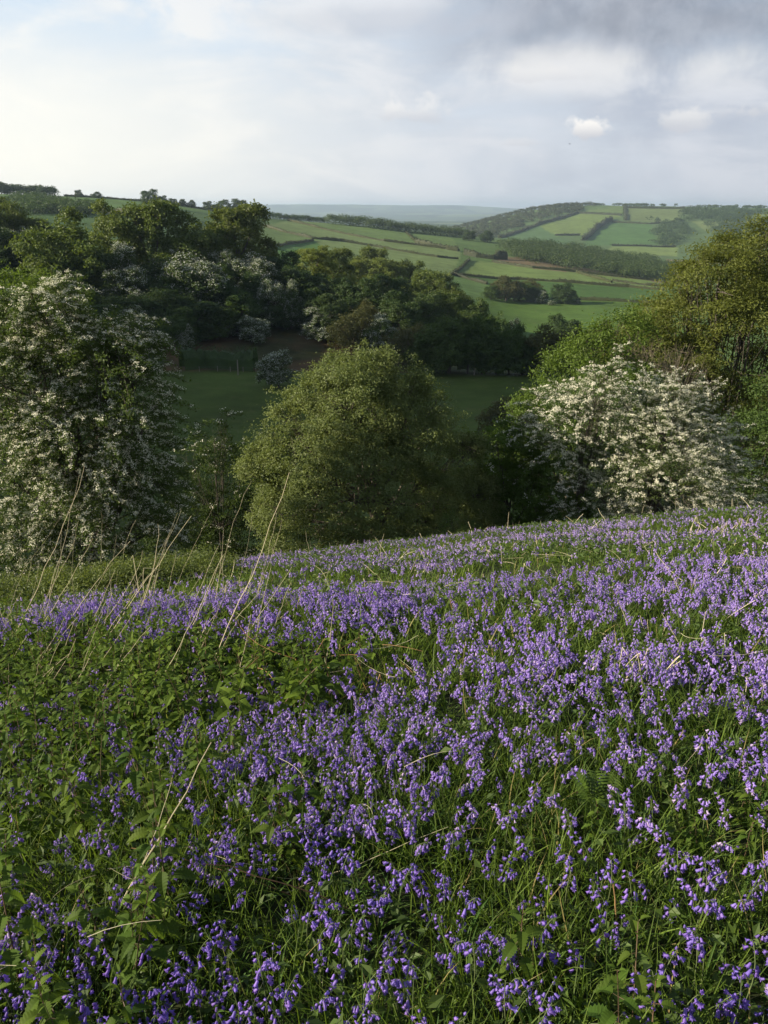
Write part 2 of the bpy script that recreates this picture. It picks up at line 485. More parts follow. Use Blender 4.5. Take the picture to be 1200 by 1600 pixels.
def bark_mat(name, c1, c2):
    m_, t = new_mat(name)
    o = t.n('ShaderNodeOutputMaterial')
    tcd = t.n('ShaderNodeTexCoord')
    mpg = t.n('ShaderNodeMapping'); mpg.inputs['Scale'].default_value = (6, 6, 1.5)
    t.L.new(tcd.outputs['Object'], mpg.inputs[0])
    nz = t.noise(mpg.outputs[0], 3, 6, 0.65)
    c = t.mix(nz, c1, c2)
    b = t.n('ShaderNodeBsdfPrincipled')
    t.L.new(c, b.inputs['Base Color']); b.inputs['Roughness'].default_value = 0.9
    bp = t.n('ShaderNodeBump'); bp.inputs['Strength'].default_value = 0.5
    t.L.new(nz, bp.inputs['Height']); t.L.new(bp.outputs[0], b.inputs['Normal'])
    t.L.new(b.outputs[0], o.inputs[0])
    return m_

M = {}
M['bark'] = bark_mat('bark', (0.05, 0.042, 0.033), (0.13, 0.115, 0.09))
M['bark_pale'] = bark_mat('bark_pale', (0.12, 0.10, 0.075), (0.26, 0.22, 0.16))
M['post'] = bark_mat('post_wood', (0.16, 0.14, 0.11), (0.32, 0.29, 0.24))
M['oak'] = leaf_mat('oak_leaf', (0.045, 0.073, 0.013), (0.12, 0.16, 0.033), obj_var=0.3, nscale=0.3)
M['dark'] = leaf_mat('dark_leaf', (0.024, 0.048, 0.014), (0.06, 0.10, 0.028), obj_var=0.3, nscale=0.3)
M['green'] = leaf_mat('green_leaf', (0.035, 0.065, 0.015), (0.075, 0.12, 0.025), obj_var=0.3, nscale=0.3)
M['lime'] = leaf_mat('fresh_leaf', (0.08, 0.12, 0.02), (0.17, 0.2, 0.045), obj_var=0.2, nscale=0.3)
M['brown'] = leaf_mat('bronze_leaf', (0.045, 0.055, 0.018), (0.105, 0.11, 0.035), obj_var=0.2, nscale=0.3)
M['hawleaf'] = leaf_mat('hawthorn_leaf', (0.03, 0.06, 0.014), (0.085, 0.13, 0.03), obj_var=0.2)
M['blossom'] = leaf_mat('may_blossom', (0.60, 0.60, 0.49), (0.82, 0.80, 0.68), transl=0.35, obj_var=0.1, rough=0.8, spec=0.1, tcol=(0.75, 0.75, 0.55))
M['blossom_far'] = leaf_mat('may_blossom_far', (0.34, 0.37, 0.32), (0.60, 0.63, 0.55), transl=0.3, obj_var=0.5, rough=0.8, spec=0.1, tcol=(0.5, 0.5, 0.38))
M['willow'] = leaf_mat('sallow_leaf', (0.062, 0.093, 0.026), (0.18, 0.22, 0.078), transl=0.35, obj_var=0.0, rough=0.5, nscale=0.8)
M['ash'] = leaf_mat('ash_leaf', (0.055, 0.075, 0.013), (0.13, 0.155, 0.028), transl=0.35, obj_var=0.1, nscale=0.4)
M['hazel'] = leaf_mat('hazel_leaf', (0.055, 0.10, 0.015), (0.11, 0.17, 0.028), transl=0.4, obj_var=0.1)
M['hedge'] = leaf_mat('hedge_leaf', (0.025, 0.035, 0.015), (0.06, 0.07, 0.028), obj_var=0.3, nscale=0.2)
M['grass'] = leaf_mat('grass_blade', (0.018, 0.042, 0.006), (0.14, 0.215, 0.034), transl=0.45, rough=0.5, spec=0.22, nscale=1.6, dry=((0.26, 0.22, 0.09), 0.95))
M['bbleaf'] = leaf_mat('bluebell_leaf', (0.03, 0.075, 0.015), (0.08, 0.14, 0.03), transl=0.3, rough=0.55, spec=0.12)
M['nettle'] = leaf_mat('nettle_leaf', (0.025, 0.055, 0.010), (0.11, 0.17, 0.022), transl=0.4, rough=0.6, spec=0.12, nscale=2.0)
M['nstem'] = leaf_mat('nettle_stem', (0.07, 0.06, 0.03), (0.12, 0.07, 0.05), transl=0.05)
M['fstem'] = leaf_mat('bluebell_stem', (0.07, 0.12, 0.03), (0.10, 0.11, 0.06), transl=0.1)
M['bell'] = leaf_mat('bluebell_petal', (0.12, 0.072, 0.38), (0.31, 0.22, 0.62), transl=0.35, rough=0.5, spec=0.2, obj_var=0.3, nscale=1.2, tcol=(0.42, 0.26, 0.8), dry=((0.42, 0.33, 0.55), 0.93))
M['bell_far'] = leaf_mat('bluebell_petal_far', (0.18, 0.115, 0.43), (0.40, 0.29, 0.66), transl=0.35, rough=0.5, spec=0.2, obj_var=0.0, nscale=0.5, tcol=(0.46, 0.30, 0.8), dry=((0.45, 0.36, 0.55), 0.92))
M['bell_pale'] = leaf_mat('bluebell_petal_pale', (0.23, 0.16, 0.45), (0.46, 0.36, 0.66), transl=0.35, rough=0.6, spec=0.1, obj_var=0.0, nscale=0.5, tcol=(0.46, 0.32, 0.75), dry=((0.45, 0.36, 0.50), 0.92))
M['lime2'] = leaf_mat('bramble_leaf', (0.03, 0.055, 0.015), (0.13, 0.165, 0.04), transl=0.35, obj_var=0.0, nscale=1.0)
M['straw'] = leaf_mat('straw', (0.38, 0.34, 0.22), (0.62, 0.57, 0.42), transl=0.15, rough=0.8, spec=0.05, obj_var=0.2)
M['bracken'] = leaf_mat('dead_bracken', (0.17, 0.09, 0.04), (0.38, 0.24, 0.11), transl=0.1, rough=0.8, obj_var=0.2)
M['wall'] = bark_mat('render_wall', (0.30, 0.29, 0.27), (0.42, 0.40, 0.37))
M['roof'] = bark_mat('slate_roof', (0.12, 0.12, 0.13), (0.2, 0.2, 0.21))
M['bird'] = bark_mat('dark_feather', (0.015, 0.014, 0.014), (0.04, 0.038, 0.036))

# ground
gm, t = new_mat('ground_grass')
o_ = t.n('ShaderNodeOutputMaterial')
att = t.n('ShaderNodeAttribute'); att.attribute_name = 'field_tint'
geo = t.n('ShaderNodeNewGeometry')
n1 = t.noise(geo.outputs['Position'], 0.02, 5, 0.6)
n2 = t.noise(geo.outputs['Position'], 0.25, 6, 0.7)
n3 = t.noise(geo.outputs['Position'], 6.0, 4, 0.7)
mp2 = t.n('ShaderNodeMapping'); mp2.inputs['Scale'].default_value = (0.12, 0.5, 0.5); mp2.inputs['Rotation'].default_value = (0, 0, R(20))
t.L.new(geo.outputs['Position'], mp2.inputs[0])
n4 = t.noise(mp2.outputs[0], 0.35, 4, 0.6)
n5 = t.noise(geo.outputs['Position'], 0.07, 6, 0.7)
val = t.m('ADD', -0.4, t.m('ADD', t.m('MULTIPLY', n1, 0.7), t.m('ADD', t.m('MULTIPLY', n5, 1.2), t.m('ADD', t.m('MULTIPLY', n2, 0.45), t.m('MULTIPLY', n4, 0.45)))))
val = t.m('MULTIPLY', val, t.lin(n3, 0.3, 0.7, 0.8, 1.2))
vm = t.n('ShaderNodeVectorMath', operation='SCALE')
t.L.new(att.outputs['Color'], vm.inputs[0]); t.L.new(val, vm.inputs['Scale'])
b = t.n('ShaderNodeBsdfPrincipled')
cc = t.mix(t.m('MULTIPLY', t.ss(n2, 0.52, 0.72), 0.35), vm.outputs[0], (0.14, 0.12, 0.05))
t.L.new(cc, b.inputs['Base Color']); b.inputs['Roughness'].default_value = 0.95; b.inputs['Specular IOR Level'].default_value = 0.1
bp = t.n('ShaderNodeBump'); bp.inputs['Strength'].default_value = 0.6; bp.inputs['Distance'].default_value = 0.3
t.L.new(n2, bp.inputs['Height']); t.L.new(bp.outputs[0], b.inputs['Normal'])
t.L.new(b.outputs[0], o_.inputs[0])
M['ground'] = gm

# ------------------------------------------------------------------ build the ground sheet
def build_ground():
    V = np.stack([XX, YY, H], -1).reshape(-1, 3)
    centre = np.array([[0, 0, float(zg(0, R0 * 0.5))]])
    V = np.vstack([V, centre])
    i = np.arange(NA)[:, None]; j = np.arange(NR - 1)[None, :]
    i2 = (i + 1) % NA
    F = np.stack([i * NR + j, i2 * NR + j, i2 * NR + j + 1, i * NR + j + 1], -1).reshape(-1, 4)
    F = F[:, ::-1]
    me = mk_mesh('ground', V, F, M['ground'], smooth=True)
    x, y, z = V[:, 0], V[:, 1], V[:, 2]
    r = np.hypot(x, y)
    px, py, d = project(x, y, z)
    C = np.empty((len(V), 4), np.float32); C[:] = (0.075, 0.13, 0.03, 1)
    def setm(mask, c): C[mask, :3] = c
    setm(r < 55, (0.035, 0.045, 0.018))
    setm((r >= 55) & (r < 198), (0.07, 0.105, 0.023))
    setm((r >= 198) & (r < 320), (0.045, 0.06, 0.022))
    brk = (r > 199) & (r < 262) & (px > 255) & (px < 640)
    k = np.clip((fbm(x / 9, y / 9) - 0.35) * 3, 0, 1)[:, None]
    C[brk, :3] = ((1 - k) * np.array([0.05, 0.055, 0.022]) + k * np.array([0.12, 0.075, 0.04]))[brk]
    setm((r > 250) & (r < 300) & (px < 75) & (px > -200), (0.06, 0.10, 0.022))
    def poly(pts, r0, r1, c, var=0.0):
        pts = np.array(pts, float); ins = np.zeros(len(V), bool)
        q = np.roll(pts, 1, axis=0)
        for (x1, y1), (x2, y2) in zip(pts, q):
            cnd = ((y1 > py) != (y2 > py))
            with np.errstate(divide='ignore', invalid='ignore'):
                xi = (x2 - x1) * (py - y1) / (y2 - y1) + x1
            ins ^= cnd & (px < xi)
        ins &= (r > r0) & (r < r1) & (y > 0)
        C[ins, :3] = c
    setm((r >= 320) & (r < 1500), (0.085, 0.125, 0.038))
    # the middle hill's fields
    lo = (0.145, 0.175, 0.066); mid = (0.125, 0.165, 0.055); deep = (0.06, 0.105, 0.027)
    poly([(400, 330), (450, 345), (550, 368), (650, 383), (720, 392), (700, 362), (600, 345), (450, 335)], 320, 1500, (0.115, 0.155, 0.05))
    poly([(410, 353), (450, 345), (550, 368), (650, 383), (720, 392), (718, 405), (633, 394), (533, 377), (490, 373), (440, 362)], 320, 1500, lo)
    poly([(400, 350), (440, 362), (490, 373), (417, 387), (400, 388)], 320, 1500, mid)
    poly([(400, 388), (417, 387), (490, 375), (520, 400), (400, 430)], 320, 1500, (0.075, 0.14, 0.03))
    poly([(490, 375), (533, 377), (633, 394), (718, 405), (705, 432), (620, 430), (520, 400)], 320, 1500, lo)
    poly([(730, 408), (769, 409), (832, 419), (897, 425), (949, 431), (1045, 442), (1045, 454), (905, 443), (810, 437), (719, 430)], 500, 1500, (0.14, 0.175, 0.055))
    poly([(769, 409), (784, 400), (850, 405), (949, 425), (1045, 440), (1045, 443), (949, 431), (832, 419)], 500, 1500, (0.17, 0.115, 0.072))
    poly([(1040, 402), (1200, 402), (1200, 412), (1040, 412)], 500, 1500, (0.22, 0.16, 0.09))
    poly([(705, 431), (810, 437), (1100, 458), (1100, 476), (910, 468), (763, 470), (735, 450)], 330, 1500, deep)
    poly([(705, 431), (733, 437), (763, 446), (760, 480), (700, 470)], 330, 1500, (0.10, 0.15, 0.045))
    poly([(700, 472), (910, 468), (1100, 476), (1100, 600), (700, 600)], 300, 800, (0.075, 0.118, 0.025))
    # far hill
    setm((r >= 1500) & (r < 3300), (0.085, 0.12, 0.045))
    for pts, c in [([(868, 368), (908, 368), (931, 357), (956, 342), (973, 337), (902, 333), (850, 345), (810, 365)], (0.14, 0.17, 0.05)),
                   ([(902, 333), (973, 337), (976, 320), (940, 325)], (0.12, 0.15, 0.055)),
                   ([(978, 345), (1058, 347), (1072, 325), (979, 324)], (0.13, 0.15, 0.06)),
                   ([(911, 384), (931, 360), (956, 348), (1016, 350), (1030, 382)], (0.075, 0.13, 0.04)),
                   ([(956, 385), (1058, 386), (1058, 400), (940, 400)], (0.16, 0.19, 0.06)),
                   ([(780, 372), (840, 352), (868, 368), (911, 384), (800, 384)], (0.075, 0.12, 0.045)),
                   ([(1080, 345), (1143, 345), (1200, 330), (1200, 350), (1100, 360)], (0.14, 0.16, 0.06))]:
        poly(pts, 1500, 3300, c)
    setm((r >= 3300), (0.06, 0.085, 0.05))
    fl = (r > 3300)
    k = (fbm(x / 500, y / 900) > 0.55)
    C[fl & k, :3] = (0.13, 0.15, 0.08)
    k2 = (fbm(x / 300 + 40, y / 800) > 0.62)
    C[fl & k2, :3] = (0.03, 0.045, 0.03)
    # left hill
    lf = (r > 420) & (r < 1400) & (px < 410) & (x < 0)
    setm(lf, (0.085, 0.13, 0.04))
    poly([(-200, 322), (60, 322), (150, 332), (400, 352), (400, 420), (-200, 420)], 380, 1400, (0.05, 0.085, 0.03))
    fm = r > 320
    C[fm, :3] *= np.array([0.88, 1.04, 0.95], np.float32)
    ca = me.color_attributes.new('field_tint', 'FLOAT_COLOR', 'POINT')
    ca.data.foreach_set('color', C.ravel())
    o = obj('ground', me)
    o['kind'] = 'structure'
    return o
build_ground()

# ------------------------------------------------------------------ trees
def tree_skeleton(base, lobes, rad, kids=7, seed=0, mat_sides=7):
    """trunk forking to the lobes, each lobe carrying twigs"""
    a = Acc()
    r_ = np.random.default_rng(seed)
    base = np.asarray(base, float)
    cen = np.mean([c for c, q in lobes], axis=0)
    top = base + (cen - base) * np.array([0.55, 0.55, 0.8])
    path = bez(base - np.array([0, 0, rad * 1.5]), top, r_.normal(size=3) * rad * 0.8, 9)
    a.add(*tube(path, np.linspace(rad * 1.25, rad * 0.5, 9), mat_sides))
    for c, q in lobes:
        k = r_.integers(3, 8)
        st = path[k]
        br = bez(st, c, np.array([0, 0, -0.12]) * np.linalg.norm(c - st) + r_.normal(size=3) * q * 0.12, 7)
        a.add(*tube(br, np.linspace(rad * 0.45, rad * 0.14, 7), 5))
        for i in range(kids):
            d = r_.normal(size=3); d[2] = abs(d[2]) * 0.8; d /= np.linalg.norm(d)
            s0 = br[r_.integers(2, 7)]
            e = c + d * q * r_.uniform(0.75, 1.0)
            tw = bez(s0, e, r_.normal(size=3) * q * 0.12, 5)
            a.add(*tube(tw, np.linspace(rad * 0.13, rad * 0.03, 5), 4))
            for _ in range(2):
                d2 = d + r_.normal(size=3) * 0.7; d2 /= np.linalg.norm(d2)
                e2 = c + d2 * q * r_.uniform(0.85, 1.05)
                a.add(*tube(bez(tw[r_.integers(1, 4)], e2, r_.normal(size=3) * q * 0.08, 4), np.linspace(rad * 0.06, rad * 0.018, 4), 3))
    return a

def shell_points(lobes, per, seed, inner=0.12, rlo=0.72, gap=0.30):
    """points on the union of the lobes with uneven lumps and gaps"""
    r_ = np.random.default_rng(seed)
    P, Nn = [], []
    cs = np.array([c for c, q in lobes]); qs = np.array([q for c, q in lobes])
    for (c, q) in lobes:
        n = max(4, int(per * q * q))
        d = r_.normal(size=(n, 3)); d /= np.linalg.norm(d, axis=1, keepdims=True)
        d[:, 2] = np.where(d[:, 2] < -0.5, -d[:, 2], d[:, 2])
        lump = 1 + 0.16 * np.sin(d[:, 0] * 5 + c[0]) * np.cos(d[:, 1] * 5 + c[1]) + r_.normal(size=n) * 0.07
        rr = q * lump * np.where(r_.random(n) < 0.25, r_.uniform(0.4, rlo, n), r_.uniform(rlo, 1.03, n))
        p = c + d * rr[:, None]
        dist = np.linalg.norm(p[:, None, :] - cs[None], axis=2) / qs[None]
        ins = (dist < 0.7).any(axis=1)
        keep = ~ins | (r_.random(n) < inner)
        gq = fbm(p[:, 0] * 1.3 / max(q, .3) + p[:, 1] * .9 / max(q, .3) + 7, p[:, 2] * 2.4 / max(q, .3) + p[:, 1] * .5 / max(q, .3), 3)
        keep &= r_.random(n) < np.clip((gq - gap) * 6, 0.12, 1)
        P.append(p[keep]); Nn.append(d[keep])
    return np.vstack(P), np.vstack(Nn)

def leafy_crown(lobes, clump_per, leaves, clump_r, L, seed, flat=0.7, aspect=0.55, upb=0.5, inner=0.12, gap=0.33, reach=0.0):
    P, N_ = shell_points(lobes, clump_per, seed, inner, gap=gap)
    if reach:
        far_ = np.random.default_rng(seed + 9).random(len(P)) < .12
        P = P + N_ * (far_ * reach * np.random.default_rng(seed + 10).random(len(P)))[:, None] + np.array([0, 0, 1.0]) * (far_ * reach * .4)[:, None]
    r_ = np.random.default_rng(seed + 1)
    k = len(P)
    cnt = r_.poisson(leaves, k)
    sz = r_.uniform(0.6, 1.35, k)
    idx = np.repeat(np.arange(k), cnt)
    off = r_.normal(size=(len(idx), 3)) * clump_r * 0.55 * sz[idx][:, None]
    off[:, 2] *= flat
    C = P[idx] + off
    nr = N_[idx] * 0.6 + r_.normal(size=(len(idx), 3)) * 0.7 + np.array([0, 0, upb])
    return cards(C, nr, L * r_.uniform(0.65, 1.3, len(idx)), L * aspect * r_.uniform(0.7, 1.2, len(idx)))

def spray_crown(lobes, per, seed, length=0.9, nleaf=46, nblos=34, L=0.07, B=0.075, droop=0.55, bl_frac=0.8, inner=0.1, width=0.13):
    """arching sprays; leaves round the stem, blossom heaped along the upper side"""
    P, N_ = shell_points(lobes, per, seed, inner, 0.62, 0.31)
    r_ = np.random.default_rng(seed + 1)
    k = len(P)
    hor = N_.copy(); hor[:, 2] = 0
    hor /= np.linalg.norm(hor, axis=1, keepdims=True) + 1e-6
    dirv = N_ * 0.5 + hor * 0.5 + r_.normal(size=(k, 3)) * 0.35
    dirv /= np.linalg.norm(dirv, axis=1, keepdims=True)
    ln = length * r_.uniform(0.5, 1.4, k)
    def arc(i, t):
        return P[i] + dirv[i] * (ln[i] * t)[:, None] + np.stack([0 * t, 0 * t, -droop * ln[i] * t * t], 1)
    il = np.repeat(np.arange(k), nleaf)
    tl = r_.random(len(il)) ** 0.8
    Cl = arc(il, tl) + r_.normal(size=(len(il), 3)) * width * (1.15 - 0.6 * tl)[:, None] * np.array([1, 1, 0.6])
    VL = cards(Cl, r_.normal(size=(len(il), 3)) * 0.8 + np.array([0, 0, 0.6]) + N_[il] * 0.4, L * r_.uniform(0.6, 1.3, len(il)), L * 0.65)
    has = r_.random(k) < bl_frac * np.clip((fbm(P[:, 0] * .9 + P[:, 1] * .4 + seed, P[:, 2] * .9, 3) - .22) * 5, .15, 1)
    ib = np.repeat(np.nonzero(has)[0], nblos)
    # flowers come in corymbs: quantise t
    tb = np.clip((np.floor(r_.random(len(ib)) * 7) + 0.5) / 7 + r_.normal(size=len(ib)) * 0.025, 0, 1)
    hsh = np.sin(ib * 12.9898 + np.floor(tb * 7) * 78.233) * 43758.5453
    hsh = hsh - np.floor(hsh)
    h2 = np.sin(ib * 3.17 + np.floor(tb * 7) * 17.7) * 9631.7; h2 = h2 - np.floor(h2)
    lat = np.stack([np.cos(hsh * 6.28), np.sin(hsh * 6.28), np.zeros(len(ib))], 1) * (width * 1.1 * h2)[:, None]
    Cb = arc(ib, tb) + lat + np.array([0, 0, width * 0.75]) + r_.normal(size=(len(ib), 3)) * np.array([0.042, 0.042, 0.022])
    ok = hsh > 0.22
    Cb = Cb[ok]; ib = ib[ok]
    VB = cards(Cb, r_.normal(size=(len(ib), 3)) * 0.55 + np.array([0, 0, 0.9]) + N_[ib] * 0.4, B * r_.uniform(0.5, 1.1, len(ib)), B * 0.75, fold=0.1)
    # stems of the sprays
    a = Acc()
    ii = np.arange(k)[::3]
    ts = np.linspace(0, 1, 4)
    pts = np.stack([arc(ii, np.full(len(ii), q)) for q in ts], 1)
    for p in pts:
        a.add(*tube(p, np.linspace(0.012, 0.004, 4), 3))
    return VL, VB, a

def lobes_px(L, Y, dseed=0, dy=0.5, squash=1.0):
    r_ = np.random.default_rng(dseed)
    out_ = []
    for l in L:
        px, py, q = l[:3]
        yy = Y + (l[3] if len(l) > 3 else r_.uniform(-dy, dy))
        out_.append((at_depth(px, py, yy), q * px_size(yy, py)))
    return out_

def near_tree(name, label, cat, lobes, kind, seed, trunk=0.16, bark='bark', group=None, **kw):
    cen = np.mean([c for c, q in lobes], axis=0)
    bx, by = cen[0], cen[1]
    base = np.array([bx, by, float(zg(bx, by))])
    root = empty(name, base, label, cat, group)
    rel = [(c - base, q) for c, q in lobes]
    sk = tree_skeleton((0, 0, 0), rel, trunk, kids=kw.pop('kids', 8), seed=seed)
    if kind == 'spray':
        leafm = kw.pop('leafm', 'hawleaf'); bm = kw.pop('bm', 'blossom')
        VL, VB, tw = spray_crown(rel, seed=seed, **kw)
        V, F, _ = tw.arrays(); sk.add(V, F)
        obj('trunk', sk.mesh('trunk', M[bark], True), root)
        obj('crown', mk_mesh('crown', *VL, M[leafm]), root)
        obj('blossom', mk_mesh('blossom', *VB, M[bm]), root)
    else:
        leafm = kw.pop('leafm', 'green')
        obj('trunk', sk.mesh('trunk', M[bark], True), root)
        obj('crown', mk_mesh('crown', *leafy_crown(rel, seed=seed, **kw), M[leafm]), root)
    return root

near_tree('hawthorn_tree', 'big white-flowering hawthorn filling the left edge behind the meadow', 'hawthorn',
    lobes_px([(70, 490, 45), (25, 520, 50), (105, 555, 62), (170, 560, 48, -.6), (205, 525, 26), (50, 620, 80, -.8), (185, 625, 62, -.6), (232, 640, 26), (115, 700, 88, -1.2), (205, 715, 58), (40, 770, 95, -.8),
              (238, 770, 46), (215, 560, 28), (165, 800, 82, -1), (-40, 700, 90), (-40, 580, 70), (235, 830, 42), (120, 850, 75, -.8), (30, 860, 75, -.8)], 23.8, 3),
    'spray', 11, trunk=0.22, per=150, length=0.9, nleaf=70, nblos=130, droop=0.4, L=0.085, B=0.046, bl_frac=1.0)
near_tree('elder_tree', 'bright fresh green tree top rising behind the big left hawthorn', 'tree',
    lobes_px([(10, 468, 45), (70, 470, 40), (125, 490, 32), (-50, 500, 70), (60, 540, 80)], 31, 4), 'leafy', 12, leafm='hazel',
    clump_per=60, leaves=46, clump_r=0.4, L=0.14)
near_tree('sallow_bush', 'large domed olive green bush in the middle behind the bluebells', 'bush',
    lobes_px([(555, 650, 88, -.8), (475, 690, 72, -.5), (645, 680, 78, -.5), (425, 722, 46), (705, 730, 55), (560, 775, 140, -1), (475, 800, 80, -.6), (665, 800, 75, -.6), (585, 592, 44), (540, 590, 34),
              (492, 625, 42), (630, 615, 42), (672, 640, 34), (448, 655, 26), (470, 850, 60), (560, 860, 75, -.6), (640, 860, 70, -.6), (722, 815, 60), (742, 775, 40), (732, 705, 28), (398, 745, 28), (735, 770, 36), (425, 800, 34), (516, 575, 18), (610, 572, 20), (655, 600, 20)], 30, 5), 'leafy', 13, leafm='willow', trunk=0.16, kids=12,
    clump_per=190, leaves=54, clump_r=0.26, L=0.10, aspect=0.5, inner=0.06, gap=0.37, reach=0.35)
near_tree('young_hawthorn', 'thin shrub with a patch of white blossom left of the domed bush', 'shrub',
    lobes_px([(345, 740, 44), (335, 690, 28), (385, 720, 26), (300, 720, 22), (372, 810, 55), (315, 825, 48), (345, 870, 50), (345, 655, 13), (300, 760, 25)], 33, 6, 0.8), 'spray', 14, leafm='green',
    trunk=0.08, per=70, length=0.7, nleaf=60, nblos=22, droop=0.2, bl_frac=0.22, L=0.09)
near_tree('elder_shrub', 'dark green shrub with a few white flower heads right of the domed bush', 'shrub',
    lobes_px([(765, 725, 45), (800, 775, 50), (735, 790, 50), (835, 755, 38), (860, 800, 48), (790, 700, 28), (775, 690, 24), (815, 715, 26), (760, 840, 50), (850, 840, 45)], 31.5, 7, 0.8), 'spray', 15, leafm='hazel',
    trunk=0.1, per=80, length=0.6, nleaf=70, nblos=26, droop=0.25, bl_frac=0.10, L=0.12)
near_tree('hawthorn_tree', 'cream-flowering hawthorn with reaching sprays at the right end of the meadow', 'hawthorn',
    lobes_px([(965, 728, 54, -.6), (1035, 690, 56, -.6), (1035, 770, 92, -1), (940, 780, 60, -.6), (1105, 765, 48), (1095, 710, 40), (1045, 622, 26), (1015, 640, 24), (1075, 650, 24), (1000, 660, 40), (930, 830, 50), (1030, 840, 60), (1110, 820, 50)], 30.6, 8),
    'spray', 16, trunk=0.2, per=150, length=1.35, nleaf=46, nblos=150, droop=0.12, L=0.065, B=0.046, bl_frac=1.1)
near_tree('hawthorn_tree', 'looser cream-flowering hawthorn with a tall upright spray, left behind its neighbour', 'hawthorn',
    lobes_px([(872, 665, 48), (925, 640, 40), (838, 690, 34), (950, 590, 20), (965, 565, 13), (885, 720, 50), (960, 640, 30), (905, 625, 26), (935, 610, 22)], 30.4, 9, 0.7),
    'spray', 17, trunk=0.12, per=120, length=0.9, nleaf=50, nblos=90, droop=0.25, B=0.055, bl_frac=0.95)
near_tree('hazel_tree', 'bright green leafy tree sloping up behind the right hawthorns', 'tree',
    lobes_px([(885, 592, 48), (930, 552, 42), (835, 652, 44), (985, 528, 42), (810, 700, 36), (960, 630, 70), (900, 700, 70)], 39, 10, 1.0), 'leafy', 18, leafm='hazel',
    clump_per=55, leaves=46, clump_r=0.5, L=0.15)
near_tree('ash_tree', 'tall spreading ash with feathery olive foliage at the right edge', 'tree',
    lobes_px([(1120, 460, 75), (1065, 520, 65), (1190, 410, 60), (1170, 540, 100), (1090, 600, 80), (1240, 480, 110), (1140, 670, 85), (1010, 545, 48), (1020, 495, 34), (975, 575, 44), (1250, 620, 120), (1075, 440, 30), (1130, 400, 34), (1150, 760, 80), (1220, 740, 90)], 46, 11, 2.2),
    'leafy', 19, leafm='ash', trunk=0.42, kids=9, bark='bark', clump_per=64, leaves=46, clump_r=0.62, L=0.19, aspect=0.36, flat=0.45, inner=0.08)
# thin, late-leafing tree in front of the ash: mostly pale twigs
tw_l = lobes_px([(1010, 575, 55), (1062, 585, 50), (1030, 625, 55), (985, 560, 30), (1080, 630, 40)], 40.5, 12, 0.8)
near_tree('twiggy_tree', 'bare-looking tree of pale brown twigs between hawthorn and ash', 'tree', tw_l, 'leafy', 20, leafm='brown', bark='bark_pale',
    trunk=0.16, kids=46, clump_per=10, leaves=16, clump_r=0.5, L=0.09, inner=0.3)
near_tree('elder_shrub', 'low shadowed thicket filling the gap left of the domed bush foot', 'shrub',
    lobes_px([(310, 790, 40), (390, 800, 40), (300, 850, 60), (390, 860, 60), (250, 870, 60), (340, 900, 60)], 35, 23, 0.8), 'leafy', 24, leafm='green', trunk=0.08, clump_per=60, leaves=46, clump_r=0.35, L=0.12)
near_tree('hazel_tree', 'dark shaded shrub under the ash at the lower right corner of the trees', 'shrub',
    lobes_px([(1150, 740, 60), (1200, 700, 70), (1210, 780, 60), (1130, 800, 50), (1240, 640, 70)], 37, 25, 0.8), 'leafy', 26, leafm='green', trunk=0.1, clump_per=50, leaves=44, clump_r=0.4, L=0.12)
near_tree('bramble_bush', 'small rounded bush on the far lip of the bluebell meadow', 'bush',
    lobes_px([(708, 822, 26), (688, 832, 18), (735, 832, 18)], 23.5, 13, 0.2), 'leafy', 21, leafm='green', trunk=0.03, kids=5,
    clump_per=130, leaves=40, clump_r=0.14, L=0.05)
near_tree('hawthorn_tree', 'hawthorn added past the left border to cast shade, lowest on the slope', 'hawthorn',
    lobes_px([(-120, 640, 110), (-180, 740, 120), (-60, 800, 80)], 33, 14, 1), 'spray', 22, trunk=0.2, per=40, nleaf=40, nblos=24)  # put in off to the left for the shade it throws

# ---- far tree prototypes (unit height), one mesh pair each, shared by copies
def proto(kind, seed, flatness=1.0, n=120, leaves=70, cs=0.034):
    r_ = np.random.default_rng(seed)
    lobes = [(np.array([0, 0, 0.47]), 0.36), (np.array([0, 0, 0.26]), 0.28)]
    for i in range(15):
        a_ = i * 2.4 + r_.uniform(-.3, .3)
        h_ = r_.uniform(0.10, 0.84)
        rad = (0.33 * math.sin(math.pi * min(1, (h_ * .9 + 0.16))) ** 0.6 + 0.02) * r_.uniform(0.8, 1.25)
        lobes.append((np.array([math.cos(a_) * rad, math.sin(a_) * rad, h_]), r_.uniform(0.11, 0.2)))
    P, N_ = shell_points(lobes, n * 28, seed + 3, 0.1)
    sel = r_.permutation(len(P))[:520]
    P, N_ = P[sel], N_[sel]
    return lobes, P, N_

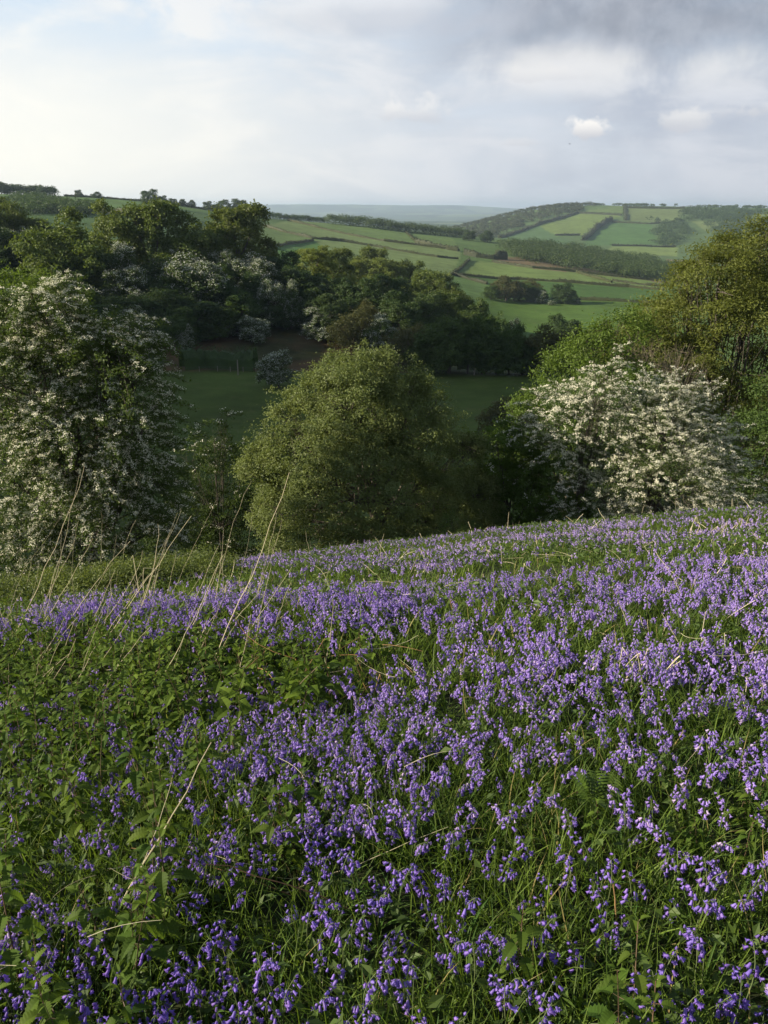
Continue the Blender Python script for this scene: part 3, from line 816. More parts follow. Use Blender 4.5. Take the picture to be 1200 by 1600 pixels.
class Proto:
    pass
def make_proto(leafm, seed, blossom=False, ncl=330, nl=26, cs=0.036, sparse=1.0):
    r_ = np.random.default_rng(seed)
    lobes, P, N_ = proto(leafm, seed)
    k = len(P)
    cnt = r_.poisson(nl, k)
    idx = np.repeat(np.arange(k), cnt)
    C = P[idx] + r_.normal(size=(len(idx), 3)) * np.array([0.034, 0.034, 0.022])
    C[:, 2] = np.maximum(C[:, 2], 0.01)
    nr = N_[idx] * 0.7 + r_.normal(size=(len(idx), 3)) * 0.6 + np.array([0, 0, 0.5])
    V, F = cards(C, nr, cs * r_.uniform(0.6, 1.4, len(idx)), cs * 0.65)
    p = Proto()
    p.crown = mk_mesh('crown', V, F, M[leafm])
    p.cV, p.cF = V, F
    p.trunk = tree_skeleton((0, 0, 0), lobes[:7], 0.028, kids=3, seed=seed, mat_sides=5).mesh('trunk', M['bark'], True)
    p.blossom = None
    if blossom:
        up = (N_[:, 2] > -0.55) & (fbm(P[:, 0] * 7 + seed, P[:, 2] * 7) > 0.36)
        bi = np.repeat(np.nonzero(up)[0], 17)
        C = P[bi] + N_[bi] * 0.015 + np.array([0, 0, 0.012]) + r_.normal(size=(len(bi), 3)) * np.array([0.034, 0.034, 0.02])
        V, F = cards(C, N_[bi] * 0.5 + r_.normal(size=(len(bi), 3)) * 0.5 + np.array([0, 0, 0.7]), 0.026 * r_.uniform(0.6, 1.3, len(bi)), 0.018)
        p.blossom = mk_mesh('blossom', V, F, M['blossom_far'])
    return p
PR = {'oak': [make_proto('oak', s) for s in (31, 32, 33)],
      'dark': [make_proto('dark', s) for s in (34, 35)],
      'green': [make_proto('green', s) for s in (36, 37, 38)],
      'lime': [make_proto('lime', s, nl=20) for s in (39,)],
      'brown': [make_proto('brown', s, nl=18) for s in (40, 41)],
      'haw': [make_proto('hawleaf', s, True) for s in (42, 43, 44)]}
NAMES = {'oak': 'oak_tree', 'dark': 'evergreen_tree', 'green': 'leafy_tree', 'lime': 'young_tree', 'brown': 'willow_tree', 'haw': 'hawthorn_tree'}
placed = []
def far_tree(px, top, base, wpx, kind, rmin, rmax, label=None, group=None, cat='tree', name=None, parts=True):
    p, r = hit(px, base, rmin, rmax)
    az = math.atan2(p[0], p[1])
    ztop = CZ + r * tan_el(az, top)
    h = max((ztop - p[2]) / 0.94, 1.5)
    wm = wpx * px_size(p[1], base) / 0.77
    pr = PR[kind][int(rng.integers(len(PR[kind])))]
    root = empty(name or NAMES[kind], p, label, cat, group)
    root.rotation_euler = (0, 0, float(rng.uniform(0, 6.28)))
    root.scale = (wm, wm, h)
    obj('trunk', pr.trunk, root); obj('crown', pr.crown, root)
    if pr.blossom: obj('blossom', pr.blossom, root)
    placed.append((root, px, kind))
    return root

ORD = ['', 'second', 'third', 'fourth', 'fifth', 'sixth', 'seventh', 'eighth', 'ninth', 'tenth', 'eleventh', 'twelfth', 'thirteenth', 'fourteenth', 'fifteenth', 'sixteenth', 'seventeenth', 'eighteenth', 'nineteenth', 'twentieth',
       'twenty-first', 'twenty-second', 'twenty-third', 'twenty-fourth', 'twenty-fifth', 'twenty-sixth', 'twenty-seventh', 'twenty-eighth']
def family(rows, kind, rmin, rmax, text, group, cat='tree'):
    rows = sorted(rows)
    n = len(rows)
    for i, (px, top, base, wd) in enumerate(rows):
        if n == 1: lab = text
        elif i == 0: lab = text + ', leftmost of its kind there'
        elif i == n - 1: lab = text + ', rightmost of its kind there'
        else: lab = text + ', ' + ORD[i] + ' from the left'
        far_tree(px, top, base, wd, kind, rmin, rmax, lab, group, cat)

BK = (199, 420)
family([(115, 332, 478, 112), (188, 318, 445, 84), (247, 322, 455, 92), (312, 337, 455, 96), (377, 326, 450, 92)], 'oak', 215, 330,
       'tall rounded oak catching sun on the crest of the bank', 'oaks on the crest of the bank')
family([(8, 300, 398, 70), (78, 345, 400, 62), (95, 362, 415, 55), (40, 342, 400, 84)], 'oak', 255, 420, 'olive tree at the far left beyond the small green field', 'trees beyond the small field')
family([(22, 358, 420, 84), (-8, 350, 425, 70), (58, 372, 424, 50)], 'dark', 250, 330, 'dark low tree beside the small green field at far left', 'dark trees by the small field')
family([(52, 360, 404, 44), (8, 362, 405, 44), (196, 388, 475, 60), (203, 425, 512, 62), (303, 405, 508, 90), (396, 402, 482, 66), (426, 442, 514, 40), (456, 445, 514, 30), (214, 482, 545, 46), (266, 400, 470, 46), (352, 398, 475, 44),
        (480, 432, 470, 24), (292, 512, 552, 24)],
       'haw', 205, 330, 'greyish hawthorn in blossom on the shaded wooded bank', 'hawthorns on the wooded bank', 'hawthorn')
family([(355, 488, 526, 30), (394, 497, 535, 40), (410, 503, 532, 24)], 'haw', 205, 300, 'low white hawthorn at the top edge of the bracken slope', 'hawthorns above the bracken', 'hawthorn')
family([(503, 485, 530, 52), (590, 497, 552, 48), (608, 478, 525, 36), (535, 452, 500, 34), (652, 545, 572, 18)], 'haw', 205, 300, 'pale hawthorn in blossom low on the wood edge', 'hawthorns at the wood edge', 'hawthorn')
far_tree(435, 551, 606, 46, 'haw', 150, 230, 'round grey-white hawthorn alone at the meadow corner', None, 'hawthorn')
family([(150, 400, 485, 92), (250, 405, 485, 84), (283, 432, 512, 84), (332, 432, 512, 92), (240, 455, 535, 84), (300, 468, 532, 84), (352, 442, 512, 70), (402, 430, 500, 62), (128, 440, 515, 84), (172, 470, 540, 70), (445, 398, 470, 66), (462, 420, 490, 60), (500, 455, 520, 60), (420, 475, 517, 52)],
       'dark', *BK, 'dark shaded tree massed on the left of the wooded bank', 'dark trees on the bank')
family([(225, 430, 500, 60), (315, 400, 470, 60), (370, 410, 480, 60), (375, 455, 520, 60), (270, 480, 545, 60), (340, 480, 530, 50)], 'green', *BK, 'deep green tree among the dark trees below the oaks', 'green trees below the oaks')
family([(490, 384, 446, 56), (597, 402, 465, 56), (646, 440, 482, 18), (560, 402, 455, 36), (540, 428, 478, 40)], 'lime', *BK, 'yellow-green sunlit tree in the wood below the fields', 'sunlit young trees in the wood')
family([(522, 392, 452, 54), (556, 395, 452, 48), (586, 390, 458, 48), (620, 403, 470, 44), (650, 410, 478, 50), (640, 430, 500, 60), (682, 428, 505, 56), (700, 440, 520, 56), (662, 425, 490, 40), (725, 458, 530, 46)],
       'oak', *BK, 'olive-topped tree along the upper edge of the wood', 'olive trees in the wood')
family([(482, 425, 492, 64), (532, 440, 500, 60), (560, 440, 512, 62), (592, 450, 522, 62), (662, 462, 532, 56), (625, 470, 545, 60), (520, 470, 530, 46), (610, 430, 495, 50)], 'dark', *BK, 'dark tree in the middle of the wood', 'dark trees in the wood')
family([(555, 482, 548, 64), (640, 505, 572, 64), (575, 470, 535, 40)], 'brown', *BK, 'brownish-grey bushy tree on the wood edge', 'brownish trees at the wood edge')
family([(692, 458, 540, 56), (722, 475, 555, 54), (742, 470, 560, 50), (766, 482, 570, 50), (702, 490, 584, 78), (752, 495, 586, 66), (795, 505, 586, 40), (775, 520, 590, 50), (670, 520, 580, 50), (815, 530, 594, 50), (730, 520, 588, 50)],
       'green', *BK, 'broad green tree at the right-hand end of the wood', 'green trees at the end of the wood')
family([(876, 496, 565, 50), (905, 520, 585, 50), (830, 545, 606, 50), (860, 560, 612, 60), (900, 560, 620, 60), (935, 540, 600, 50)], 'dark', 199, 420, 'dark tree in the dip right of the wood', 'dark trees in the dip')
family([(852, 510, 590, 62), (885, 514, 588, 64), (930, 506, 580, 50), (965, 510, 580, 50)], 'brown', 199, 420, 'bronze-tinged tree in the dip right of the wood', 'bronze trees in the dip')
far_tree(800, 503, 548, 20, 'haw', 199, 330, 'small hawthorn glinting at the right tip of the wood', None, 'hawthorn')
far_tree(862, 560, 606, 34, 'haw', 180, 330, 'dim hawthorn in the shadowed dip beside the meadow', None, 'hawthorn')
far_tree(792, 616, 700, 78, 'brown', 90, 190, 'low olive-brown bush standing in the shaded valley meadow', None, 'bush', 'valley_bush')
# grove in the middle fields
family([(767, 446, 469, 22), (838, 446, 472, 26), (812, 440, 470, 34)], 'green', 420, 900, 'green tree in the grove below the hedged fields', 'green grove trees')
family([(790, 432, 470, 42), (828, 436, 468, 36)], 'brown', 420, 900, 'grey-green tree in the grove below the hedged fields', 'grey grove trees')
family([(878, 442, 474, 28), (887, 452, 475, 26), (803, 442, 470, 30)], 'dark', 420, 900, 'dark round tree in the grove below the hedged fields', 'dark grove trees')
family([(846, 456, 474, 15), (900, 464, 475, 12), (862, 470, 477, 10)], 'haw', 420, 900, 'small white hawthorn at the foot of the grove', 'grove hawthorns', 'hawthorn')
family([(733, 360, 376, 18), (761, 361, 378, 20)], 'dark', 800, 1500, 'lone dark round tree on the middle ridge', 'lone ridge trees')
# left hill skyline trees
family([(123, 297, 307, 12), (152, 300, 307, 14), (236, 297, 322, 26), (255, 306, 316, 14), (270, 310, 318, 12), (350, 313, 328, 22), (374, 311, 331, 22), (392, 322, 333, 14), (325, 315, 325, 16), (300, 313, 322, 12), (285, 311, 320, 10), (338, 319, 328, 12), (2, 284, 302, 18)],
       'dark', 600, 1300, 'dark tree on the skyline of the left hill', 'trees on the left skyline')
family([(100, 308, 330, 26), (115, 322, 338, 24)], 'green', 450, 1200, 'bluish tree halfway down the left hill', 'trees on the left hillside')

# ---- woods that read as one mass
def wood(name, label, pts, hm, wm, mat, rmin, rmax, card=0.95, ncard=260, kind='stuff'):
    """pts: list of (px, base_py). Each is one crown of the mass"""
    Vs, Fs = [], []
    a = Acc()
    r_ = np.random.default_rng(len(pts) + 5)
    for (px, py) in pts:
        p, r = hit(px, py, rmin, rmax)
        p = p.copy(); p[2] -= 1.0
        h = hm * r_.uniform(0.75, 1.15); wd = wm * r_.uniform(0.9, 1.45)
        n = ncard
        d = r_.normal(size=(n, 3)); d /= np.linalg.norm(d, axis=1, keepdims=True)
        d[:, 2] = np.abs(d[:, 2]) * np.where(r_.random(n) < 0.25, -1, 1)
        C = p + np.array([0, 0, h * 0.52]) + d * np.array([wd / 2, wd / 2, h * 0.5]) * r_.uniform(0.55, 1.04, n)[:, None]
        a.add(*cards(C, d + r_.normal(size=(n, 3)) * 0.4, card * r_.uniform(0.7, 1.5, n) * 1.3, card * 1.1))
    return tag(obj(name, a.mesh(name, M[mat])), label, 'wood', kind=kind)
def fill(poly, n, seed):
    poly = np.array(poly, float); r_ = np.random.default_rng(seed); res = []
    mn, mx = poly.min(0), poly.max(0)
    while len(res) < n:
        x, y = r_.uniform(mn, mx)
        ins = False
        q = np.roll(poly, 1, axis=0)
        for (x1, y1), (x2, y2) in zip(poly, q):
            if (y1 > y) != (y2 > y) and x < (x2 - x1) * (y - y1) / (y2 - y1) + x1: ins = not ins
        if ins: res.append((x + r_.normal() * 5, y + r_.normal() * 1.2))
    return sorted(res, key=lambda q: q[1])
wood('dark_woodland', 'dark wood lying across the slope behind the brown field', fill([(786, 390), (800, 382), (900, 392), (1000, 408), (1060, 420), (1050, 441), (960, 432), (880, 418), (800, 404)], 330, 1), 12, 19, 'dark', 780, 1500)
wood('ridge_woodland', 'dark belt of trees along the middle ridge', [(515 + i * 3.3 + rng.uniform(-2, 2), 349 + i * 0.35 + rng.uniform(-1, 1)) for i in range(64)], 13, 17, 'dark', 900, 1400)
wood('hedgerow_woodland', 'line of trees along the ridge joining left hill and middle fields', [(398 + i * 2.6, 338 + i * 0.22 + rng.uniform(-1, 1)) for i in range(44)], 8, 9, 'dark', 850, 1300, 0.9, 150)
wood('hillside_woodland', 'bushy wood covering the left slope of the far hill', fill([(700, 358), (745, 343), (800, 328), (850, 317), (900, 316), (930, 322), (890, 332), (840, 345), (790, 362), (760, 375), (710, 372)], 420, 2), 11, 16, 'hedge', 1700, 3000, 2.0, 60)
wood('hillside_copse', 'copses on the right part of the far hill', fill([(1070, 326), (1150, 326), (1200, 332), (1200, 340), (1140, 347), (1060, 345)], 150, 3) + fill([(1018, 346), (1064, 346), (1075, 362), (1060, 382), (1030, 383), (1024, 360)], 90, 4) + fill([(1100, 350), (1200, 342), (1200, 370), (1120, 366)], 90, 5), 12, 18, 'dark', 1700, 3000, 2.0, 60)
wood('skyline_copse', 'trees dotted along the skyline of the far hill', [(x_, 319 + rng.uniform(-0.5, 2)) for x_ in sorted(np.concatenate([rng.normal(m_, s_, 16) for m_, s_ in ((880, 14), (925, 16), (990, 12), (1010, 25), (1130, 22), (1180, 16))]))], 8, 15, 'dark', 2200, 3000, 1.8, 60)
wood('plantation', 'belt of trees on top of the left hill', [(4 + i * 1.9, 302 + i * 0.06) for i in range(44)], 10, 9, 'dark', 800, 1100, 0.9, 150)
wood('lower_plantation', 'bluish copse halfway down the left hill', fill([(10, 316), (60, 312), (95, 322), (150, 328), (160, 336), (60, 334), (10, 334)], 130, 6), 9, 10, 'dark', 450, 1100, 0.9, 150)

# ---- hedges: each one a thing
def hedge(pts, label, hgt=2.4, wid=2.2, rmin=420, rmax=1500, step=1.5, per=9, card=0.8, mat='hedge', group='field hedges on the middle hill', name='hedge'):
    W = [hit(px, py, rmin, rmax)[0] for px, py in pts]
    a = Acc(); r_ = np.random.default_rng(int(abs(pts[0][0]) * 7 + pts[0][1]))
    dense = []
    for p, q in zip(W[:-1], W[1:]):
        n = max(2, int(np.linalg.norm((q - p)[:2]) / step))
        for k in range(n):
            dense.append(p[:2] + (q - p)[:2] * k / n)
    dense = np.array(dense)
    z = zg(dense[:, 0], dense[:, 1])
    n = len(dense)
    hh = hgt * (0.25 + 1.5 * fbm(np.arange(n) * 0.21 + pts[0][0], np.zeros(n) + 3))
    hh = np.convolve(np.pad(hh, 3, mode='edge'), np.ones(7) / 7, 'valid') * r_.uniform(.85, 1.15, n)
    # core
    d = np.gradient(dense, axis=0); d /= np.linalg.norm(d, axis=1, keepdims=True) + 1e-9
    nrm = np.stack([-d[:, 1], d[:, 0]], 1) * wid * 0.4
    prof = [(-1, -0.3), (-1, 0.5), (-0.5, 0.85), (0.5, 0.85), (1, 0.5), (1, -0.3)]
    V = np.stack([np.concatenate([dense + nrm * u, (z + hh * v)[:, None]], 1) for u, v in prof], 1).reshape(-1, 3)
    i = np.arange(n - 1)[:, None] * 6; k = np.arange(5)[None]
    a.add(V, np.stack([i + k, i + k + 1, i + 6 + k + 1, i + 6 + k], -1).reshape(-1, 4))
    idx = np.repeat(np.arange(n), per)
    u = r_.uniform(-1, 1, len(idx)); v = r_.uniform(0, 1, len(idx)) ** 0.7
    C = np.concatenate([dense[idx] + nrm[idx] * (u * 1.35)[:, None] + r_.normal(size=(len(idx), 2)) * step * 0.4, (z[idx] + hh[idx] * v * 1.05)[:, None]], 1)
    a.add(*cards(C, r_.normal(size=(len(idx), 3)) + np.array([0, 0, 0.5]), card * r_.uniform(0.7, 1.4, len(idx)), card * 0.8))
    o = obj(name, a.mesh('hedge', M[mat]))
    c = dense.mean(0)
    return tag(o, label, 'hedge', group)
H2 = [
    ([(450, 345), (500, 357), (550, 368), (600, 377), (650, 383), (700, 390), (720, 392)], 'uppermost long hedge crossing the pale middle fields'),
    ([(417, 387), (450, 382), (490, 376)], 'short hedge joining at the left of the middle fields'),
    ([(490, 373), (533, 377), (583, 385), (633, 394), (683, 402), (718, 405)], 'second long hedge across the pale middle fields'),
    ([(410, 353), (440, 362), (467, 368), (490, 373)], 'hedge slanting down between the two left upper fields'),
    ([(719, 430), (810, 437), (905, 443), (983, 449), (1040, 454)], 'long hedge under the pale strip field above the grove'),
    ([(710, 430), (733, 437), (763, 445)], 'short hedge running down towards the grove from the lane'),
    ([(769, 409), (832, 419), (897, 425), (949, 431), (1026, 439), (1040, 442)], 'hedge along the lower edge of the brown field'),
    ([(901, 426), (931, 435), (957, 442)], 'cross hedge slanting between the strip fields'),
    ([(905, 469), (983, 472), (1033, 474), (1100, 477)], 'hedge running right from the grove over the green field'),
    ([(957, 439), (1009, 446), (1045, 449)], 'short hedge at the right end of the strip fields'),
    ([(633, 362), (641, 370), (650, 379)], 'stub hedge dropping from the ridge wood'),
    ([(733, 407), (723, 417), (713, 425), (704, 431)], 'hedge bordering the bend in the lane, left of the strip field'),
]
for pts, lab in H2:
    hedge(pts, lab)
hedge([(650, 380), (680, 386), (700, 390), (718, 393)], 'thick tall hedge with trees at the right end of the upper field', 5, 5, card=1.2)
hedge([(726, 398), (745, 402), (770, 405), (792, 405)], 'bushy overgrown hedge left of the brown field', 7, 6, card=1.3)
H3 = [([(902, 333), (973, 337)], 'level hedge high on the far hill', 5), ([(976, 318), (978, 345)], 'hedge running straight down the far hill', 4.5), ([(911, 376), (931, 358), (956, 343)], 'thick hedge of trees slanting up the far hill', 10),
      ([(956, 347), (1016, 350), (1058, 347)], 'hedge over the roundest green field of the far hill', 4), ([(956, 384), (1058, 386)], 'lowest hedge of the far hill', 4),
      ([(868, 368), (908, 368)], 'short tree hedge at the left foot of the far hill', 5), ([(979, 325), (1072, 326)], 'uppermost hedge of the far hill under its crest', 6), ([(780, 372), (840, 352), (902, 333)], 'long bushy hedge edging the wood on the far hill', 7)]
for pts, lab, hh in H3:
    hedge(pts, lab, hh, 9, 1600, 3000, 4.0, 9, 2.4, group='field hedges on the far hill')
hedge([(100, 306), (200, 310), (300, 320), (400, 333)], 'thin hedge along the skyline of the left hill', 2.5, 3, 700, 1200, 2.0, 8, 0.9, group='hedges on the left hill')
hedge([(55, 322), (120, 327), (170, 333), (230, 341)], 'dark hedge below the left hillside copse', 5, 5, 450, 1100, 2.0, 10, 1.0, group='hedges on the left hill')
hedge([(285, 576), (320, 572), (360, 574), (405, 579)], 'low dark bramble bank above the fence of the shaded meadow', 4.6, 4.5, 190, 260, 0.8, 60, 0.35, mat='dark', group=None, name='bramble_bank')

# ---- barn on the left hill
def barn(px, py, Lm, Wm, Hm, yaw, label):
    p, r = hit(px, py, 450, 1100)
    root = empty('farm_building', p, label, 'farm building')
    root.rotation_euler = (0, 0, yaw)
    hx, hy = Lm / 2, Wm / 2
    V = [(-hx, -hy, -1), (hx, -hy, -1), (hx, hy, -1), (-hx, hy, -1), (-hx, -hy, Hm), (hx, -hy, Hm), (hx, hy, Hm), (-hx, hy, Hm), (-hx, 0, Hm * 1.5), (hx, 0, Hm * 1.5)]
    F = [(0, 1, 5), (0, 5, 4), (1, 2, 6), (1, 6, 5), (2, 3, 7), (2, 7, 6), (3, 0, 4), (3, 4, 7), (4, 8, 7), (5, 6, 9)]
    obj('wall', mk_mesh('wall', V, F, M['wall']), root)
    e = 0.4; k = Hm * 0.5 * e / hy
    V = [(-hx - e, -hy - e, Hm - k + .1), (hx + e, -hy - e, Hm - k + .1), (hx + e, 0, Hm * 1.5 + .1), (-hx - e, 0, Hm * 1.5 + .1), (-hx - e, hy + e, Hm - k + .1), (hx + e, hy + e, Hm - k + .1)]
    obj('roof', mk_mesh('roof', V, [(0, 1, 2, 3), (3, 2, 5, 4)], M['roof']), root)
    d = mk_mesh('door', [(-1.6, -hy - .05, -1), (1.6, -hy - .05, -1), (1.6, -hy - .05, Hm * .8), (-1.6, -hy - .05, Hm * .8)], [(0, 1, 2, 3)], M['roof'])
    obj('door', d, root)
barn(24, 329, 13, 6, 2.6, R(8), 'long low grey farm building among the left hill trees')
barn(41, 329, 5, 5, 3.4, R(-15), 'small pale farm shed right of the long grey building')

# ---- fences at the top of the shaded meadow
def fence(pts, label, rmin, rmax, posts=True, tall=None):
    W = [hit(px, py, rmin, rmax)[0] for px, py in pts]
    root = empty('wire_fence', W[0], label, 'fence')
    pp = []
    for p, q in zip(W[:-1], W[1:]):
        n = max(1, int(np.linalg.norm(q - p) / 3.0))
        for k in range(n):
            pp.append(p + (q - p) * k / n)
    pp.append(W[-1])
    pp = np.array(pp); pp[:, 2] = zg(pp[:, 0], pp[:, 1]); rel = pp - W[0]
    pv, pf = tube([(0, 0, -.3), (0, 0, 0.6), (0, 0, 1.25)], 0.07, 6)
    pme = mk_mesh('post', pv, pf, M['post'])
    for q in rel:
        obj('post', pme, root, tuple(q))
    wr = Acc()
    for hh in (0.45, 0.8, 1.1):
        wr.add(*tube(rel + np.array([0, 0, hh]), 0.008, 3))
    obj('wire', wr.mesh('wire', M['post']), root)
fence([(283, 581), (340, 580), (400, 582)], 'post and wire fence at the top left of the shaded meadow', 150, 230)
fence([(700, 580), (760, 582), (838, 585)], 'post and wire fence below the wood at the right of the shaded meadow', 150, 230)
def pole(px, py, top, label):
    p, r = hit(px, py, 150, 240)
    h = CZ + r * tan_el(math.atan2(p[0], p[1]), top) - p[2]
    o = obj('fence_pole', mk_mesh('fence_pole', *tube([(0, 0, -.4), (0.02, 0, h / 2), (0.05, 0, h)], [0.16, 0.14, 0.11], 8), M['post']), None, tuple(p))
    tag(o, label, 'pole')
pole(372, 586, 562, 'thin pale pole standing by the bramble bank')
pole(741, 586, 560, 'thin pale pole standing in front of the right wood')

# ---- birds
def bird(px, py, Y, span, label, yaw):
    p = at_depth(px, py, Y)
    root = empty('bird', p, label, 'bird')
    root.rotation_euler = (R(10), 0, yaw)
    s = span
    body = tube([(0, -.22 * s, 0), (0, -.12 * s, 0.01), (0, 0, 0.015), (0, .12 * s, 0.01), (0, .18 * s, .02), (0, .23 * s, .005)], np.array([.012, .05, .065, .045, .04, .004]) * s, 7)
    obj('body', mk_mesh('body', *body, M['bird'], smooth=True), root)
    for sg in (-1, 1):
        V = [(0, .08 * s, .02), (0, -.08 * s, .02), (sg * .25 * s, -.1 * s, .10 * s), (sg * .25 * s, .1 * s, .12 * s), (sg * .5 * s, -.08 * s, .02 * s), (sg * .46 * s, .02 * s, .04 * s)]
        obj('wing', mk_mesh('wing', V, [(0, 1, 2, 3), (3, 2, 4, 5)], M['bird']), root)
    obj('tail', mk_mesh('tail', [(0, -.18 * s, .01), (-.06 * s, -.32 * s, .01), (.06 * s, -.32 * s, .01)], [(0, 1, 2)], M['bird']), root)
bird(890, 225, 120, 0.55, 'small dark bird in flight under the cumulus at right', R(60))
bird(742, 83, 200, 0.6, 'tiny dark bird high in the sky near the grey cloud', R(-30))

# ------------------------------------------------------------------ the flowering slope
def T3(V, F):
    F = np.asarray(F)
    return (np.asarray(V, float), np.vstack([F[:, [0, 1, 2]], F[:, [0, 2, 3]]]) if F.shape[1] == 4 else F)
def rx(a): c, s = math.cos(a), math.sin(a); return np.array([[1, 0, 0], [0, c, -s], [0, s, c]])
def ry(a): c, s = math.cos(a), math.sin(a); return np.array([[c, 0, s], [0, 1, 0], [-s, 0, c]])
def rz(a): c, s = math.cos(a), math.sin(a); return np.array([[c, -s, 0], [s, c, 0], [0, 0, 1]])

def bell_geo(lod, L=0.022, op=1.0):
    """a hanging bell: narrow tube with six recurved tips; origin at its stalk"""
    if lod == 0:
        prof = [(0.0, .0012, 0), (.0025, .0040, 0), (.010, .0046, 0), (.0165, .0056, 0), (.0205, .0078 * op, .5), (.0195, .0108 * op, 1)]
        n = 12
    elif lod == 1:
        prof = [(0.0, .0016, 0), (.009, .0056, 0), (.0165, .0062, 0), (.0205, .0115, 1)]
        n = 6
    else:
        prof = [(0.0, .004, 0), (.021, .0115, 0)]
        n = 3
    V = []
    for z, r, notch in prof:
        for k in range(n):
            a = 2 * math.pi * k / n
            rr = r if (k % 2 == 0 or lod > 0) else r * (1 - 0.5 * notch)
            zz = z if (k % 2 == 0 or lod > 0) else z - .0045 * notch
            if lod == 1 and notch and k % 2: rr *= 0.6; zz -= .003
            V.append((rr * math.cos(a), rr * math.sin(a), -zz * L / .022))
    m_ = len(prof)
    i = np.arange(m_ - 1)[:, None] * n; k = np.arange(n)[None]
    F = np.stack([i + k, i + (k + 1) % n, i + n + (k + 1) % n, i + n + k], -1).reshape(-1, 4)
    return T3(V, F)

def strap(L, W, bend, lean, seg=5, keel=0.2):
    """a grass-like blade rising from the origin and bending over along +x"""
    t = np.linspace(0, 1, seg + 1)
    ang = lean + bend * t ** 1.4
    ds = L / seg
    x = np.concatenate([[0], np.cumsum(np.sin(ang[:-1]) * ds)]); z = np.concatenate([[0], np.cumsum(np.cos(ang[:-1]) * ds)])
    w_ = W * np.where(t < 0.15, 0.6 + 2.6 * t, 1.0) * (1 - t ** 2.2) + 0.0004
    a_ = np.stack([x, -w_ / 2, z], 1); b_ = np.stack([x, w_ / 2, z], 1)
    if keel:
        c_ = np.stack([x + w_ * keel * np.cos(ang), 0 * x, z - w_ * keel * np.sin(ang)], 1)
        V = np.stack([a_, c_, b_], 1).reshape(-1, 3)
        i = np.arange(seg)[:, None] * 3; k = np.arange(2)[None]
        F = np.stack([i + k, i + k + 1, i + 3 + k + 1, i + 3 + k], -1).reshape(-1, 4)
    else:
        V = np.stack([a_, b_], 1).reshape(-1, 3)
        i = np.arange(seg) * 2
        F = np.stack([i, i + 1, i + 3, i + 2], -1)
    return T3(V, F)

def bluebell_spec(seed):
    r_ = np.random.default_rng(seed)
    h = r_.uniform(0.27, 0.37); n = int(r_.integers(7, 13))
    lean = r_.uniform(0.02, 0.12)
    nod = r_.uniform(0.015, 0.06)
    path = np.array([[lean * h * (t ** 2) + nod * max(0, t - .62) ** 1.6 * 4.2, 0, h * t - nod * .8 * max(0, t - .72) ** 1.5 * 6] for t in np.linspace(0, 1, 12)])
    bl = []
    for i in range(n):
        t = np.clip(0.66 + 0.34 * i / (n - 1) + r_.normal() * .012, .6, 1)
        f = t * 11; k = min(int(f), 10); p = path[k] + (path[k + 1] - path[k]) * (f - k)
        side = (-1) ** i * r_.uniform(0.3, 1.9)
        size = (1.12 - 0.45 * (i / (n - 1)) ** 2) * r_.uniform(0.88, 1.1)
        d = np.array([r_.uniform(-.004, .017), side * 0.009, r_.uniform(-.004, .004)])
        Rm = rz(math.atan2(d[1], d[0])) @ ry(-R(r_.uniform(5, 60)))
        bl.append((p + d, Rm, size, p))
    return h, path, bl

def plant_parts(seed, lod):
    """geometry of one bluebell: petals, stem, basal leaves"""
    h, path, bl = bluebell_spec(seed)
    st = Acc()
    if lod == 0:
        st.add(*tube(path, np.linspace(.0026, .0013, 12), 6))
        for p, Rm, s_, q in bl: st.add(*tube(np.array([q, (p + q) / 2 + np.array([0, 0, .003]), p]), .0008, 3))
    elif lod == 1:
        st.add(*tube(path[[0, 4, 8, 10, 11]], [.003, .003, .002, .0018, .0015], 3))
    else:
        st.add(*tube(path[[0, 7, 11]], [.004, .003, .002], 3))
    pt = Acc()
    B = bell_geo(lod)
    use = bl if lod < 2 else bl[::1][:7]
    for p, Rm, s_, q in use:
        k = s_ * (1.0 if lod == 0 else 1.1 if lod == 1 else 1.15)
        pt.add((B[0] * k) @ Rm.T + p, B[1])
    lv = Acc()
    r_ = np.random.default_rng(seed + 99)
    for i in range(4 if lod == 0 else 2):
        V, F = strap(r_.uniform(.2, .3), .011 if lod == 0 else .012, r_.uniform(.6, 1.5), r_.uniform(.1, .5), 6 if lod == 0 else 3, 0.25 if lod == 0 else 0)
        lv.add(V @ rz(r_.uniform(0, 6.28)).T, F)
    return pt, st, lv

